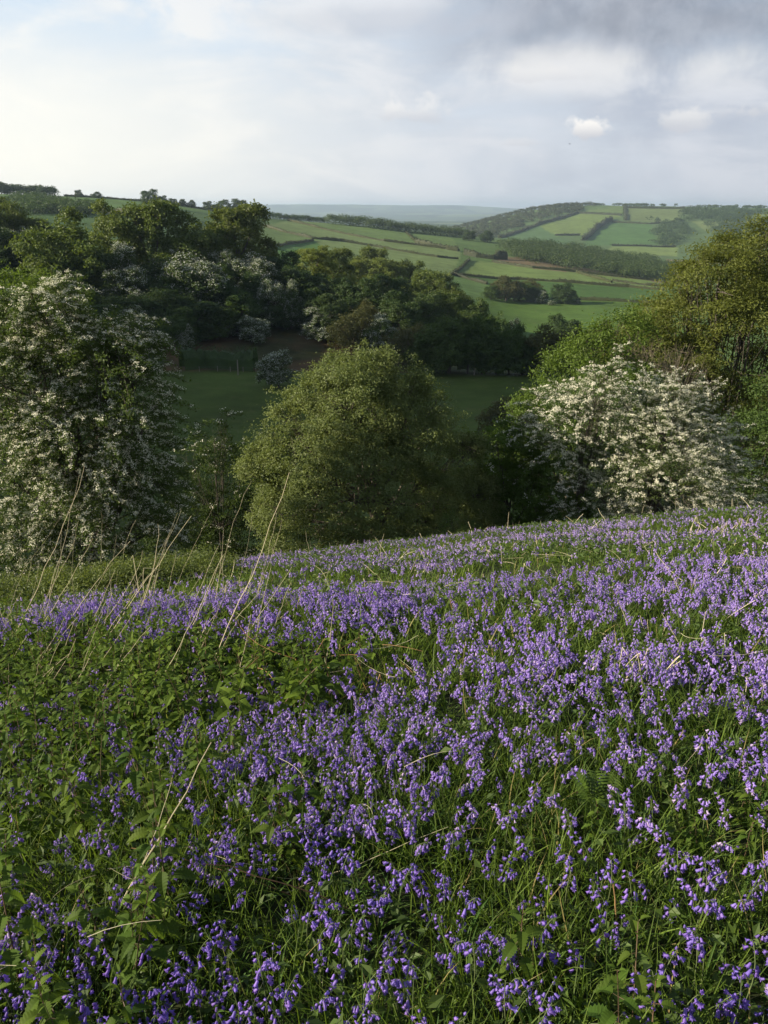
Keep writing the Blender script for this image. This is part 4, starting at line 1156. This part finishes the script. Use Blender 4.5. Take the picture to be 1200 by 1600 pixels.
# which way the ground plants grow, in photo terms: px,py of the ground point
def bb_density(px, py, x, y):
    n = fbm(x * 0.9 + 31, y * 0.55 + 7, 3)
    n2 = fbm(x * 2.3 + 3, y * 1.6 + 70, 2)
    patch = np.clip((n - 0.36) * 4.5, 0.12, 1.0) * np.clip((n2 - 0.25) * 3.0, 0.25, 1.0)
    d = np.where(py < 1120, np.clip(0.12 + patch, 0, 1), np.clip(patch, .5, 1))
    far_n = fbm(x * 0.45 + 11, y * 0.8 + 77, 3)
    d = d * np.where(np.hypot(x, y) > 8, np.clip((far_n - 0.33) * 7, 0.15, 1), 1)
    edge = 620 + 60 * np.sin(py / 37.0)
    inp = np.clip((edge - px) / 70, 0, 1) * np.clip((py - 1022 - px * 0.02) / 22, 0, 1) * np.clip((1150 - py + px * 0.05) / 90, 0, 1)
    d = d * (1 - 0.97 * inp)
    bl = np.clip((400 - px) / 200, 0, 1) * np.clip((py - 1120) / 80, 0, 1)
    d = d * (1 - 0.28 * bl)
    tuft = np.exp(-(((px - 660) / 90.0) ** 2 + ((py - 1050) / 40.0) ** 2))
    d = d * (1 - 0.85 * tuft)
    tuft = np.exp(-(((px - 860) / 90.0) ** 2 + ((py - 1330) / 60.0) ** 2)) + np.exp(-(((px - 1150) / 70.0) ** 2 + ((py - 1320) / 45.0) ** 2)) + np.exp(-(((px - 440) / 110.0) ** 2 + ((py - 1500) / 90.0) ** 2))
    d = d * (1 - 0.7 * np.clip(tuft, 0, 1))
    d = d * (1 - 0.85 * np.clip((360 - px) / 160, 0, 1) * np.clip((np.hypot(x, y) - 10.5) / 2, 0, 1))
    d = d * (1 - 0.45 * np.clip((px - 950) / 150, 0, 1) * np.clip((880 - py) / 40, 0, 1))
    return d

def scatter(n_m2, r0, r1, f=None, seed=0, margin=900, amax=60, thin=None):
    r_ = np.random.default_rng(seed)
    area = 0.5 * (r1 * r1 - r0 * r0) * R(2 * amax)
    n = int(area * n_m2)
    a_ = r_.uniform(-R(amax), R(amax), n); rr = np.sqrt(r_.uniform(r0 * r0, r1 * r1, n))
    x, y = rr * np.sin(a_), rr * np.cos(a_)
    z = zg(x, y)
    px, py, d = project(x, y, z)
    ok = (px > -margin) & (px < 1200 + margin) & (py < 1600 + 330 + margin) & (d > 0.3)
    if f is not None: ok &= r_.random(n) < f(px, py, x, y)
    if thin is not None: ok &= r_.random(n) < thin(rr)
    return x[ok], y[ok], z[ok]

# -- bluebells: the 300 nearest are plants of their own, the rest one carpet
NEARC = 3.6
bx, by, bz = scatter(290, 0.85, NEARC, bb_density, 5)
px_, py_, _d = project(bx, by, bz + 0.3)
inview = (px_ > -15) & (px_ < 1215) & (py_ < 1660)
dist = np.sqrt(bx ** 2 + by ** 2 + (CZ - bz - .3) ** 2) + np.where(inview, 0, 100)
o_ = np.argsort(dist)
ind = o_[:300]; rest = o_[300:]
bellme = [mk_mesh('bell', *bell_geo(0, op=q), M['bell'], smooth=True) for q in (1.0, 0.8, 1.15)]
variants = []
for s_ in range(6):
    pt, st, lv = plant_parts(500 + s_, 0)
    variants.append((bluebell_spec(500 + s_)[2], st.mesh('stem', M['fstem'], True), lv.mesh('leaves', M['bbleaf'])))
r_ = np.random.default_rng(77)
for q in ind:
    bl, stm, lvm = variants[int(r_.integers(6))]
    root = empty('bluebell', (bx[q], by[q], bz[q] - .005), 'violet-blue bluebell with nodding bells among the nearest grass', 'bluebell', 'nearest bluebells')
    root.rotation_euler = (r_.normal() * .10, r_.normal() * .10, r_.uniform(0, 6.28))
    s_ = r_.uniform(0.56, 0.84)
    root.scale = (s_, s_, s_)
    obj('stem', stm, root)
    obj('leaves', lvm, root)
    for p, Rm, k, _q in bl:
        b_ = obj('bell', bellme[int(r_.integers(3))], root)
        b_.matrix_local = Matrix.Translation(Vector(p)) @ Matrix((Rm * k).tolist()).to_4x4()

carpet = Acc()
def carpet_add(x, y, z, lod, seeds, smin=.8, smax=1.2):
    r2 = np.random.default_rng(seeds)
    tm = [plant_parts(600 + s_, lod) for s_ in range(7)]
    var = r2.integers(0, 7, len(x))
    for v in range(7):
        k = var == v; n = int(k.sum())
        if n == 0: continue
        Mt = rot_mats(r2.uniform(0, 6.28, n), r2.normal(size=n) * .12, r2.normal(size=n) * .12, r2.uniform(smin, smax, n))
        Tt = np.stack([x[k], y[k], z[k]], 1)
        for mi, part in enumerate(tm[v]):
            if not part.V: continue
            V, F, _m = part.arrays()
            VV, FF = inst(V, F, Mt, Tt)
            carpet.add(VV, FF, 3 if (mi == 0 and lod == 2) else mi)
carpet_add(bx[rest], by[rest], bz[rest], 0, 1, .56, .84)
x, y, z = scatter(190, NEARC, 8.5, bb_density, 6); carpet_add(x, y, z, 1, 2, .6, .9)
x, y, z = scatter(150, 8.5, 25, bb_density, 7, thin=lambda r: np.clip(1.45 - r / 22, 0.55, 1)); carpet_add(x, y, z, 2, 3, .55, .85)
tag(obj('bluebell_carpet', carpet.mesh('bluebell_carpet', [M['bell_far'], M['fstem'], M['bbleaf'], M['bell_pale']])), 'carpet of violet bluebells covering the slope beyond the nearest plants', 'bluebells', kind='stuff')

# -- grass
gr = Acc()
def grass_add(x, y, z, L0, L1, W, seg, seed, keel=0.2, tilt=.25):
    r2 = np.random.default_rng(seed)
    nv = 14
    var = r2.integers(0, nv, len(x))
    for v in range(nv):
        V, F = strap(1.0, W, r2.uniform(.3, 2.0), r2.uniform(.0, .45), seg, keel)
        k = var == v; n = int(k.sum())
        if n == 0: continue
        s_ = r2.uniform(L0, L1, n)
        Mt = rot_mats(r2.uniform(0, 6.28, n), r2.normal(size=n) * tilt, r2.normal(size=n) * tilt, s_)
        gr.add(*inst(V, F, Mt, np.stack([x[k], y[k], z[k] - .01], 1)))
def gd(px, py, x, y):
    return np.clip(0.1 + 2.6 * (fbm(x * 3 + 5, y * 3, 3) - 0.3), 0.08, 1)
def gd2(px, py, x, y):
    edge = 600 + 50 * np.sin(py / 37.0)
    m_ = np.clip((edge - px) / 60, 0, 1) * np.clip((py - 1026 - px * .02) / 15, 0, 1) * np.clip((1190 - py) / 90, 0, 1)
    return gd(px, py, x, y) * (1 - .88 * m_)
x, y, z = scatter(2600, 0.8, 3.2, gd, 11); grass_add(x, y, z, .10, .29, .020, 5, 1)
x, y, z = scatter(1050, 3.2, 7.0, gd2, 12); grass_add(x, y, z, .14, .33, .026, 4, 2, 0)
x, y, z = scatter(300, 7.0, 25, gd2, 13); grass_add(x, y, z, .12, .30, .035, 3, 3, 0)
tag(obj('grass', gr.mesh('grass', M['grass'])), 'long green grass growing through the bluebells', 'grass', kind='stuff')

# -- low leafy growth between the stems
lv = Acc()
x, y, z = scatter(700, 0.8, 5.5, lambda px, py, x, y: np.clip((fbm(x * 1.6 + 60, y * 1.6, 3) - .42) * 6, 0, 1) + np.clip((450 - px) / 300, 0, 0.8), 21)
k = len(x); q = np.random.default_rng(4)
lv.add(*cards(np.stack([x, y, z + q.uniform(.02, .17, k)], 1), q.normal(size=(k, 3)) * .6 + np.array([0, 0, 1]), q.uniform(.025, .06, k), q.uniform(.015, .032, k)))
x, y, z = scatter(260, 5.5, 24, lambda px, py, x, y: np.clip((fbm(x * .8 + 60, y * .8, 3) - .42) * 5, 0.05, 1), 22)
k = len(x)
lv.add(*cards(np.stack([x, y, z + q.uniform(.02, .24, k)], 1), q.normal(size=(k, 3)) * .7 + np.array([0, 0, 1]), q.uniform(.04, .09, k), q.uniform(.02, .045, k)))
tag(obj('undergrowth', lv.mesh('undergrowth', M['green'])), 'low leafy undergrowth between grass and flower stems', 'undergrowth', kind='stuff')

# -- nettles
def nettle_leaf(L, W, teeth, fold=.35, droop=.5):
    """toothed leaf along +x, folded at the midrib"""
    n = teeth * 2
    t = np.linspace(0, 1, n + 1)
    wv = W * .5 * np.sin(math.pi * np.clip(t, 0, 1) ** .62) ** .8
    wv = wv * np.where(np.arange(n + 1) % 2, 1.14, .84); wv[-1] = 0; wv[0] = W * .05
    x = L * t; z = -droop * L * t ** 2
    mid = np.stack([x, 0 * t, z], 1)
    fw = np.where(np.arange(n + 1) % 2, .03, -.0) * L
    a_ = np.stack([x + fw, wv, z + wv * fold], 1); b_ = np.stack([x + fw, -wv, z + wv * fold], 1)
    V = np.stack([a_, mid, b_], 1).reshape(-1, 3)
    i = np.arange(n)[:, None] * 3; k = np.arange(2)[None]
    return T3(V, np.stack([i + k, i + k + 1, i + 3 + k + 1, i + 3 + k], -1).reshape(-1, 4))
def nettle_geo(seed, lod, h=None):
    r2 = np.random.default_rng(seed)
    h = h or r2.uniform(.36, .52)
    nn = 8 if lod == 0 else 7
    st = Acc(); le = Acc()
    lean = r2.normal(size=2) * .04
    P = np.array([[lean[0] * t * t, lean[1] * t * t, h * t] for t in np.linspace(0, 1, 6)])
    st.add(*tube(P, np.linspace(.0028, .0012, 6), 4 if lod == 0 else 3))
    for i in range(nn):
        t = .16 + .84 * (i / (nn - 1)) ** .85
        p = np.array([lean[0] * t * t, lean[1] * t * t, h * t])
        L = (.075 - .05 * max(0, t - .55) / .45) * r2.uniform(.85, 1.15)
        if i == 0: L *= .7
        V, F = nettle_leaf(L, L * .62, 8, droop=.35 + .4 * r2.random()) if lod == 0 else nettle_leaf(L * 1.05, L * .66, 2, droop=.4)
        for j in range(2):
            yaw = math.pi * j + (math.pi / 2) * (i % 2) + r2.normal() * .25
            el = -R(r2.uniform(-5, 30)) if t < .85 else -R(r2.uniform(25, 60))
            pet = L * .35
            Rm = rz(yaw) @ ry(el + .25 if t < .85 else el)
            off = Rm @ np.array([pet, 0, 0])
            le.add(V @ Rm.T + p + off, F)
            if lod == 0: st.add(*tube(np.array([p, p + off]), .0009, 3))
    return st, le
nv_ = []
for s_ in range(5):
    st, le = nettle_geo(900 + s_, 0)
    nv_.append((st.mesh('stem', M['nstem']), le.mesh('leaves', M['nettle'])))
r_ = np.random.default_rng(55)
def nettle_at(x, y, s, lab, grp, cat='nettle', name='nettle'):
    stm, lem = nv_[int(r_.integers(5))]
    root = empty(name, (x, y, float(zg(x, y)) - .01), lab, cat, grp)
    root.rotation_euler = (r_.normal() * .07, r_.normal() * .07, r_.uniform(0, 6.28)); root.scale = (s, s, s)
    obj('stem', stm, root); obj('leaves', lem, root)
def nd(px, py, x, y):
    return np.clip((520 - px) / 420, 0, 1) * np.clip((py - 1080) / 80, 0, 1) * (px > -60)
x, y, z = scatter(52, 1.0, 4.3, nd, 31, margin=70)
o_ = np.argsort(np.hypot(x, y))[:150]
for i in o_: nettle_at(x[i], y[i], r_.uniform(.6, 1.05), 'upright nettle with toothed green leaves at the lower left', 'nettles at the lower left')
for px, py, s in ((985, 1560, .95), (1002, 1600, .8), (962, 1600, .8)):
    p, _ = hit(px, py + 90); nettle_at(p[0], p[1], s, 'taller nettle in the small clump among bluebells at the lower right', 'nettle clump at the lower right')
p, _ = hit(800, 1570); nettle_at(p[0], p[1], .85, 'single nettle among the bluebells just right of the bottom middle', None)
def mercury(px, py, x, y):
    return np.exp(-(((px - 1140) / 80.0) ** 2 + ((py - 1330) / 40.0) ** 2)) * 1.2 + np.exp(-(((px - 930) / 40.0) ** 2 + ((py - 1345) / 25.0) ** 2))
x, y, z = scatter(120, 1.5, 3.6, mercury, 32, margin=70)
for i in range(min(len(x), 60)): nettle_at(x[i], y[i], r_.uniform(.4, .58), 'short broad-leaved green plant in the flowerless patch at right', 'short leafy plants at right', 'plant', 'leafy_plant')
# the nettle bed across the slope
nb = Acc()
def nbd(px, py, x, y):
    edge = 600 + 50 * np.sin(py / 37.0)
    m_ = np.clip((edge - px) / 60, 0, 1) * np.clip((py - 1026 - px * .02) / 15, 0, 1) * np.clip((1190 - py) / 90, 0, 1)
    sc = .3 * np.clip((fbm(x * 1.1 + 9, y * 1.1 + 40, 3) - .5) * 6, 0, 1) * (px < 760)
    return np.clip(m_ + sc * (py > 1000), 0, 1)
x, y, z = scatter(75, 3.6, 9.0, nbd, 33)
tmn = [nettle_geo(950 + s_, 1, .4) for s_ in range(6)]
r2 = np.random.default_rng(8); var = r2.integers(0, 6, len(x))
for v in range(6):
    k = var == v; n = int(k.sum())
    hgt = .7 + .85 * fbm(x[k] * 1.3, y[k] * 1.3, 2) * r2.uniform(.7, 1.2, n)
    Mt = rot_mats(r2.uniform(0, 6.28, n), r2.normal(size=n) * .16, r2.normal(size=n) * .16, hgt)
    for mi, part in enumerate(tmn[v]):
        V, F, _m = part.arrays(); nb.add(*inst(V, F, Mt, np.stack([x[k], y[k], z[k]], 1)), 1 - mi)
tag(obj('nettle_bed', nb.mesh('nettle_bed', [M['nettle'], M['nstem']])), 'dense bed of dark green nettles across the left of the slope', 'nettles', kind='stuff')

# -- bramble scrub along the lip of the slope
sc_ = Acc(); st_ = Acc()
r2 = np.random.default_rng(91)
def scrub(px, py, hgt, wid, n):
    p, r = hit(px, py, 6, 26)
    k = n
    d = r2.normal(size=(k, 3)); d /= np.linalg.norm(d, axis=1, keepdims=True); d[:, 2] = np.abs(d[:, 2])
    C = p + d * np.array([wid, wid, hgt]) * r2.uniform(.5, 1.08, k)[:, None]
    sc_.add(*cards(C, d + r2.normal(size=(k, 3)) * .6 + np.array([0, 0, .4]), .052 * r2.uniform(.6, 1.4, k), .034))
CRX = [-50, 0, 100, 200, 300, 450, 600, 800, 1000, 1200]; CRY = [940, 932, 917, 906, 892, 875, 858, 836, 818, 804]
for i in range(190):
  qx = r2.uniform(-30, 355)
  scrub(qx, np.interp(qx, CRX, CRY) + r2.uniform(-1, 24), r2.uniform(.25, .62), r2.uniform(.25, .6), 300)
for i in range(46):
    px = r2.uniform(300, 1210); scrub(px, np.interp(px, CRX, CRY) + r2.uniform(-1, 26), r2.uniform(.10, .24), r2.uniform(.2, .5), 110)
tag(obj('bramble_scrub', sc_.mesh('bramble_scrub', M['lime2'])), 'low yellow-green bramble scrub along the lip of the slope', 'scrub', kind='stuff')

# -- dry litter: fallen straw and broken bracken
def litter(name, mat, lab, n_m2, r0, r1, f, seed, L=(.15, .5), rad=.0018, zmax=.3, steep=.25):
    a = Acc(); r2 = np.random.default_rng(seed)
    x, y, z = scatter(n_m2, r0, r1, f, seed, margin=300)
    for i in range(len(x)):
        l = r2.uniform(*L) * (1 if math.hypot(x[i], y[i]) > 3.2 else .5); yaw = r2.uniform(0, 6.28); el = r2.normal() * steep
        p = np.array([x[i], y[i], z[i] + r2.uniform(.02, zmax)])
        d = np.array([math.cos(yaw) * math.cos(el), math.sin(yaw) * math.cos(el), math.sin(el)]) * l
        k = 1 + max(0, (math.hypot(x[i], y[i]) - 4) * .12)
        a.add(*tube(bez(p, p + d, r2.normal(size=3) * l * .12, 5), np.linspace(rad * k, rad * .5 * k, 5), 3))
    tag(obj(name, a.mesh(name, M[mat])), lab, 'litter', kind='stuff')
litter('straw_litter', 'straw', 'thin dry straws lying through the nettles and grass', 16, 1.2, 9, lambda px, py, x, y: np.clip((700 - px) / 500, .25, 1) * np.clip(py / 1100 - .3, 0, 1), 41, rad=.001)
litter('bracken_litter', 'bracken', 'brown broken bracken tangled at the edge of the nettle bed', 120, 4.0, 6.5, lambda px, py, x, y: np.exp(-(((px - 540) / 110.0) ** 2 + ((py - 1110) / 35.0) ** 2)), 42, L=(.12, .45), rad=.002, zmax=.42, steep=.5)
litter('standing_straw', 'straw', 'short broken dry stems scattered across the far part of the slope', 8.0, 4, 24, lambda px, py, x, y: np.clip((fbm(x * .7, y * .7 + 20, 3) - .4) * 5, 0.1, 1), 43, L=(.15, .42), rad=.0022, zmax=.16, steep=.9)

# -- tall dry stalks, each its own
def stalk(top, base, label, rad=.0034, bend=.05, dy=0.0, mat='straw', name='grass_stalk', group=None, cat='stalk', tuft=False, rmin=0.8):
    p, r = hit(base[0], base[1], rmin, 26)
    e = at_depth(top[0], top[1], p[1] + dy)
    d = e - p; L = np.linalg.norm(d)
    q = bez(np.zeros(3) - np.array([0, 0, .02]), d, np.array([bend, 0, abs(bend) * .6]) * L, 10)
    q[1:-1] += np.random.default_rng(int(top[0] * 13 + top[1])).normal(size=(8, 3)) * L * .004
    a = Acc(); a.add(*tube(q, np.linspace(rad, rad * .4, 10), 5))
    if tuft:
        for i in range(7):
            a.add(*tube(np.array([q[-1 - i // 3], q[-1 - i // 3] + np.array([.02 * math.cos(i * 2.1), .02 * math.sin(i * 2.1), .03])]), rad * .3, 3))
    o = obj(name, a.mesh(name, M[mat]), None, tuple(p))
    return tag(o, label, cat, group)
S = [((132, 728), (12, 1010), 'tall pale dry stalk before the left hawthorn, leaning right, highest of that pair', .06), ((124, 742), (55, 1005), 'tall dry stalk crossing just behind the highest one before the left hawthorn', .04),
     ((392, 754), (335, 935), 'pale dry stalk curving up before the left side of the domed bush', -.06), ((452, 738), (296, 1090), 'longest dry stalk, leaning right before the middle of the domed bush', .07),
     ((299, 806), (140, 1025), 'long dry stalk slanting strongly right below the left hawthorn', .03), ((213, 812), (190, 905), 'curved dry stalk rising out of the bramble scrub', -.12),
     ((158, 800), (152, 900), 'thin upright dry stalk in front of the dark hawthorn base', .05), ((182, 835), (165, 905), 'short dry stalk leaning in the bramble scrub', .08), ((98, 818), (102, 905), 'thin kinked stalk at the left of the bramble scrub', -.1),
     ((478, 830), (492, 880), 'short bent stalk on the meadow lip below the domed bush', -.12), ((600, 834), (590, 866), 'tiny forked stalk on the meadow lip right of the domed bush centre', .03), ((795, 800), (792, 838), 'short pale upright stalk at the lip near the small round bush', .0),
     ((432, 800), (395, 945), 'thin dry stalk parallel to the longest one, shorter', .05), ((345, 862), (342, 955), 'upright dry stalk with curled tip in the pale flower band', .1), ((275, 862), (250, 960), 'dry stalk leaning over the pale flower band', .05),
     ((392, 960), (350, 1130), 'dry stalk leaning right across the nettle bed', .05), ((520, 935), (500, 1075), 'slender dry stalk at the right part of the nettle bed', .06), ((310, 950), (215, 1120), 'dry stalk slanting over the middle of the nettle bed', .04)]
for tp, bs, lab, bd in S:
    stalk(tp, bs, lab, bend=bd, rad=.0031 if bs[1] > 930 else .006)
r2 = np.random.default_rng(404)
for i in range(72):
    b0 = (r2.uniform(-10, 420), r2.uniform(935, 1130)); hh = r2.uniform(50, 170)
    stalk((b0[0] + r2.normal() * 18 + hh * r2.uniform(.1, .7), b0[1] - hh), b0, 'one of the many thin pale grass stalks leaning over nettles and flowers at left', 1.25 * r2.uniform(.0012, .0025), r2.normal() * .07, group='thin pale stalks at left')
stalk((330, 1160), (128, 1500), 'long pale straw leaning across the lower left', .0032, .03, dy=.25)
stalk((268, 1222), (180, 1440), 'thinner straw forking from the long pale one at lower left', .002, .06, dy=.2)
stalk((700, 1292), (418, 1400), 'thin fallen straw lying across the bottom middle flowers', .0016, .04, dy=.1)
stalk((318, 1350), (600, 1440), 'reddish bramble runner arching through the lower middle', .0028, .1, dy=-.1, mat='bracken', name='bramble_runner', cat='runner')
stalk((205, 1325), (470, 1400), 'upper brown bramble runner above the reddish one', .0026, .1, dy=.1, mat='bracken', name='bramble_runner', cat='runner')
stalk((1240, 1175), (1165, 1200), 'bent tan bracken stem at the right edge', .005, .25, mat='bracken', name='bracken_stalk')
stalk((958, 1382), (967, 1470), 'short orange-brown bracken stub among the lower right bluebells', .0035, .02, mat='bracken', name='bracken_stalk')
def clump(px, py, n, hpx, label, seed, mat='straw'):
    p, r = hit(px, py, .8, 26)
    r2 = np.random.default_rng(seed)
    root = empty('bracken_clump', p, label, 'dead bracken', None)
    m = px_size(p[1], py)
    for i in range(n):
        h = hpx * m * r2.uniform(.55, 1.05)
        b0 = np.array([r2.normal() * .07, r2.normal() * .07, -.02]); 
        e = b0 + np.array([r2.normal() * .3 * h, r2.normal() * .3 * h, h])
        a = Acc(); q = bez(b0, e, r2.normal(size=3) * h * .08, 6); rad = .0032 * (1 + max(0, r - 5) * .07)
        a.add(*tube(q, np.linspace(rad, rad * .5, 6), 4))
        if r2.random() < .5:
            k2 = q[-1] + np.array([r2.normal() * .3 * h, r2.normal() * .2 * h, -h * r2.uniform(.1, .5)])
            a.add(*tube(bez(q[-1], k2, (0, 0, .02), 4), np.linspace(rad * .6, rad * .3, 4), 3))
        obj('stem', a.mesh('stem', M[mat]), root)
for i, (px, py, n, hp, lab, mt) in enumerate([
    (985, 1090, 6, 120, 'broken bracken stems standing in the middle of the right-hand flowers', 'straw'), (1010, 1010, 4, 70, 'dead bracken stems just above the largest broken clump', 'straw'), (1095, 1030, 3, 110, 'tall leaning bracken stalks towards the right border', 'straw'),
    (1085, 850, 4, 45, 'pale bracken tuft near the right end of the meadow lip', 'straw'), (1128, 850, 6, 48, 'rightmost pale bracken tuft on the meadow lip', 'straw'), (1160, 835, 4, 36, 'small pale tuft in the top right corner of the meadow', 'straw'),
    (1020, 868, 3, 34, 'small dry tuft in the flowers below the right hawthorn', 'straw'), (752, 985, 4, 60, 'reddish dead bracken left of the middle of the flower slope', 'bracken'), (880, 1000, 3, 55, 'dead bracken between the reddish and the broken clumps', 'straw'),
    (600, 1110, 7, 80, 'brown bracken stalks standing at the right end of the nettle bed', 'bracken'), (690, 870, 3, 26, 'tiny dry tuft on the far slope under the small bush', 'straw'), (845, 862, 4, 34, 'dry tuft on the far slope below the right hawthorn', 'straw'),
    (350, 960, 5, 70, 'sheaf of pale stems behind the nettle bed', 'straw'), (20, 1000, 6, 90, 'pale stems at the left border behind the nettles', 'straw'), (230, 940, 5, 60, 'thin pale stems left of the purple band', 'straw'),
    (1180, 1120, 3, 80, 'dry stems at the right border half way down', 'straw')]):
    clump(px, py, n, hp, lab, 700 + i, mt)

# -- fern
def fern(px, py, L, label):
    p, r = hit(px, py, .8, 20)
    root = empty('fern', p, label, 'fern')
    for fi in range(3):
        a = Acc(); yaw = [1.5, 2.6, .5][fi]
        q = bez(np.zeros(3), np.array([math.cos(yaw) * .08, math.sin(yaw) * .05, L]), (0.02, 0, .03), 16)
        a.add(*tube(q, np.linspace(.0018, .0006, 16), 3))
        for i in range(3, 16):
            w_ = L * .3 * math.sin(math.pi * (i - 1) / 16.0) ** .8
            for sg in (-1, 1):
                V, F = nettle_leaf(w_, w_ * .3, 4, 0.1, .25)
                Rm = rz(yaw + math.pi / 2 * sg) @ ry(-.35)
                a.add(V @ Rm.T + q[i], F)
        obj('frond', a.mesh('frond', M['hazel']), root)
fern(925, 1290, .2, 'small fresh green fern in the grass right of centre')


# ------------------------------------------------------------------ an unseen cloud added high to the left, shaped to shade the valley
def cloud():
    svn = np.array(sv); L = 2600.0
    r2 = np.random.default_rng(3)
    a = Acc()
    bm_ = bpy.data.meshes.new('t')
    import bmesh
    b_ = bmesh.new(); bmesh.ops.create_icosphere(b_, subdivisions=3, radius=1.0)
    b_.verts.ensure_lookup_table()
    IV = np.array([v.co[:] for v in b_.verts]); IF = np.array([[v.index for v in f.verts] for f in b_.faces]); b_.free()
    off = np.array([0, 0, -37.0]) + svn * L
    for i in range(230):
        x = r2.uniform(CLX0, CLX1); y = r2.uniform(CLY0, CLY1)
        u = abs((x - (CLX0 + CLX1) / 2) / ((CLX1 - CLX0) / 2)); v = abs((y - (CLY0 + CLY1) / 2) / ((CLY1 - CLY0) / 2))
        q = r2.uniform(16, 26) * (1.15 - .5 * max(u, v) ** 3)
        lump = 1 + .22 * (fbm(IV[:, 0] * 2 + i, IV[:, 1] * 2 + IV[:, 2]) - .5)[:, None] * 2
        V = IV * lump * q * np.array([1, 1, .55]) + off + np.array([x, y, 0])
        a.add(V, IF)
    m_, t_ = new_mat('shade_cloud_white')
    o = t_.n('ShaderNodeOutputMaterial'); d = t_.n('ShaderNodeBsdfDiffuse'); d.inputs[0].default_value = (.85, .85, .87, 1)
    t_.L.new(d.outputs[0], o.inputs[0])
    ob = obj('cloud', a.mesh('cloud', m_, True))  # added out of view; its outline follows the wanted valley shadow
    tag(ob, 'unseen white cloud added high to the left to shade the valley', 'cloud', kind='stuff')
CLX0, CLX1, CLY0, CLY1 = -230, 95, 84, 212
cloud()

# ------------------------------------------------------------------ haze
def haze():
    hx = 16900
    zl, zh = float(H.min()) - 1.0, max(float(H.max()) + 20, 60)
    V = [(x, y, z) for z in (zl, zh) for y in (-hx, hx) for x in (-hx, hx)]
    F = [(0, 2, 3, 1), (4, 5, 7, 6), (0, 1, 5, 4), (2, 6, 7, 3), (0, 4, 6, 2), (1, 3, 7, 5)]
    m_, t_ = new_mat('haze_air')
    o = t_.n('ShaderNodeOutputMaterial')
    v = t_.n('ShaderNodeVolumePrincipled')
    v.inputs['Color'].default_value = (0.62, 0.80, 1.0, 1)
    v.inputs['Density'].default_value = 0.00009
    v.inputs['Anisotropy'].default_value = 0.25
    t_.L.new(v.outputs[0], o.inputs['Volume'])
    ob = obj('haze', mk_mesh('haze', V, F, m_))
    ob['kind'] = 'stuff'
haze()
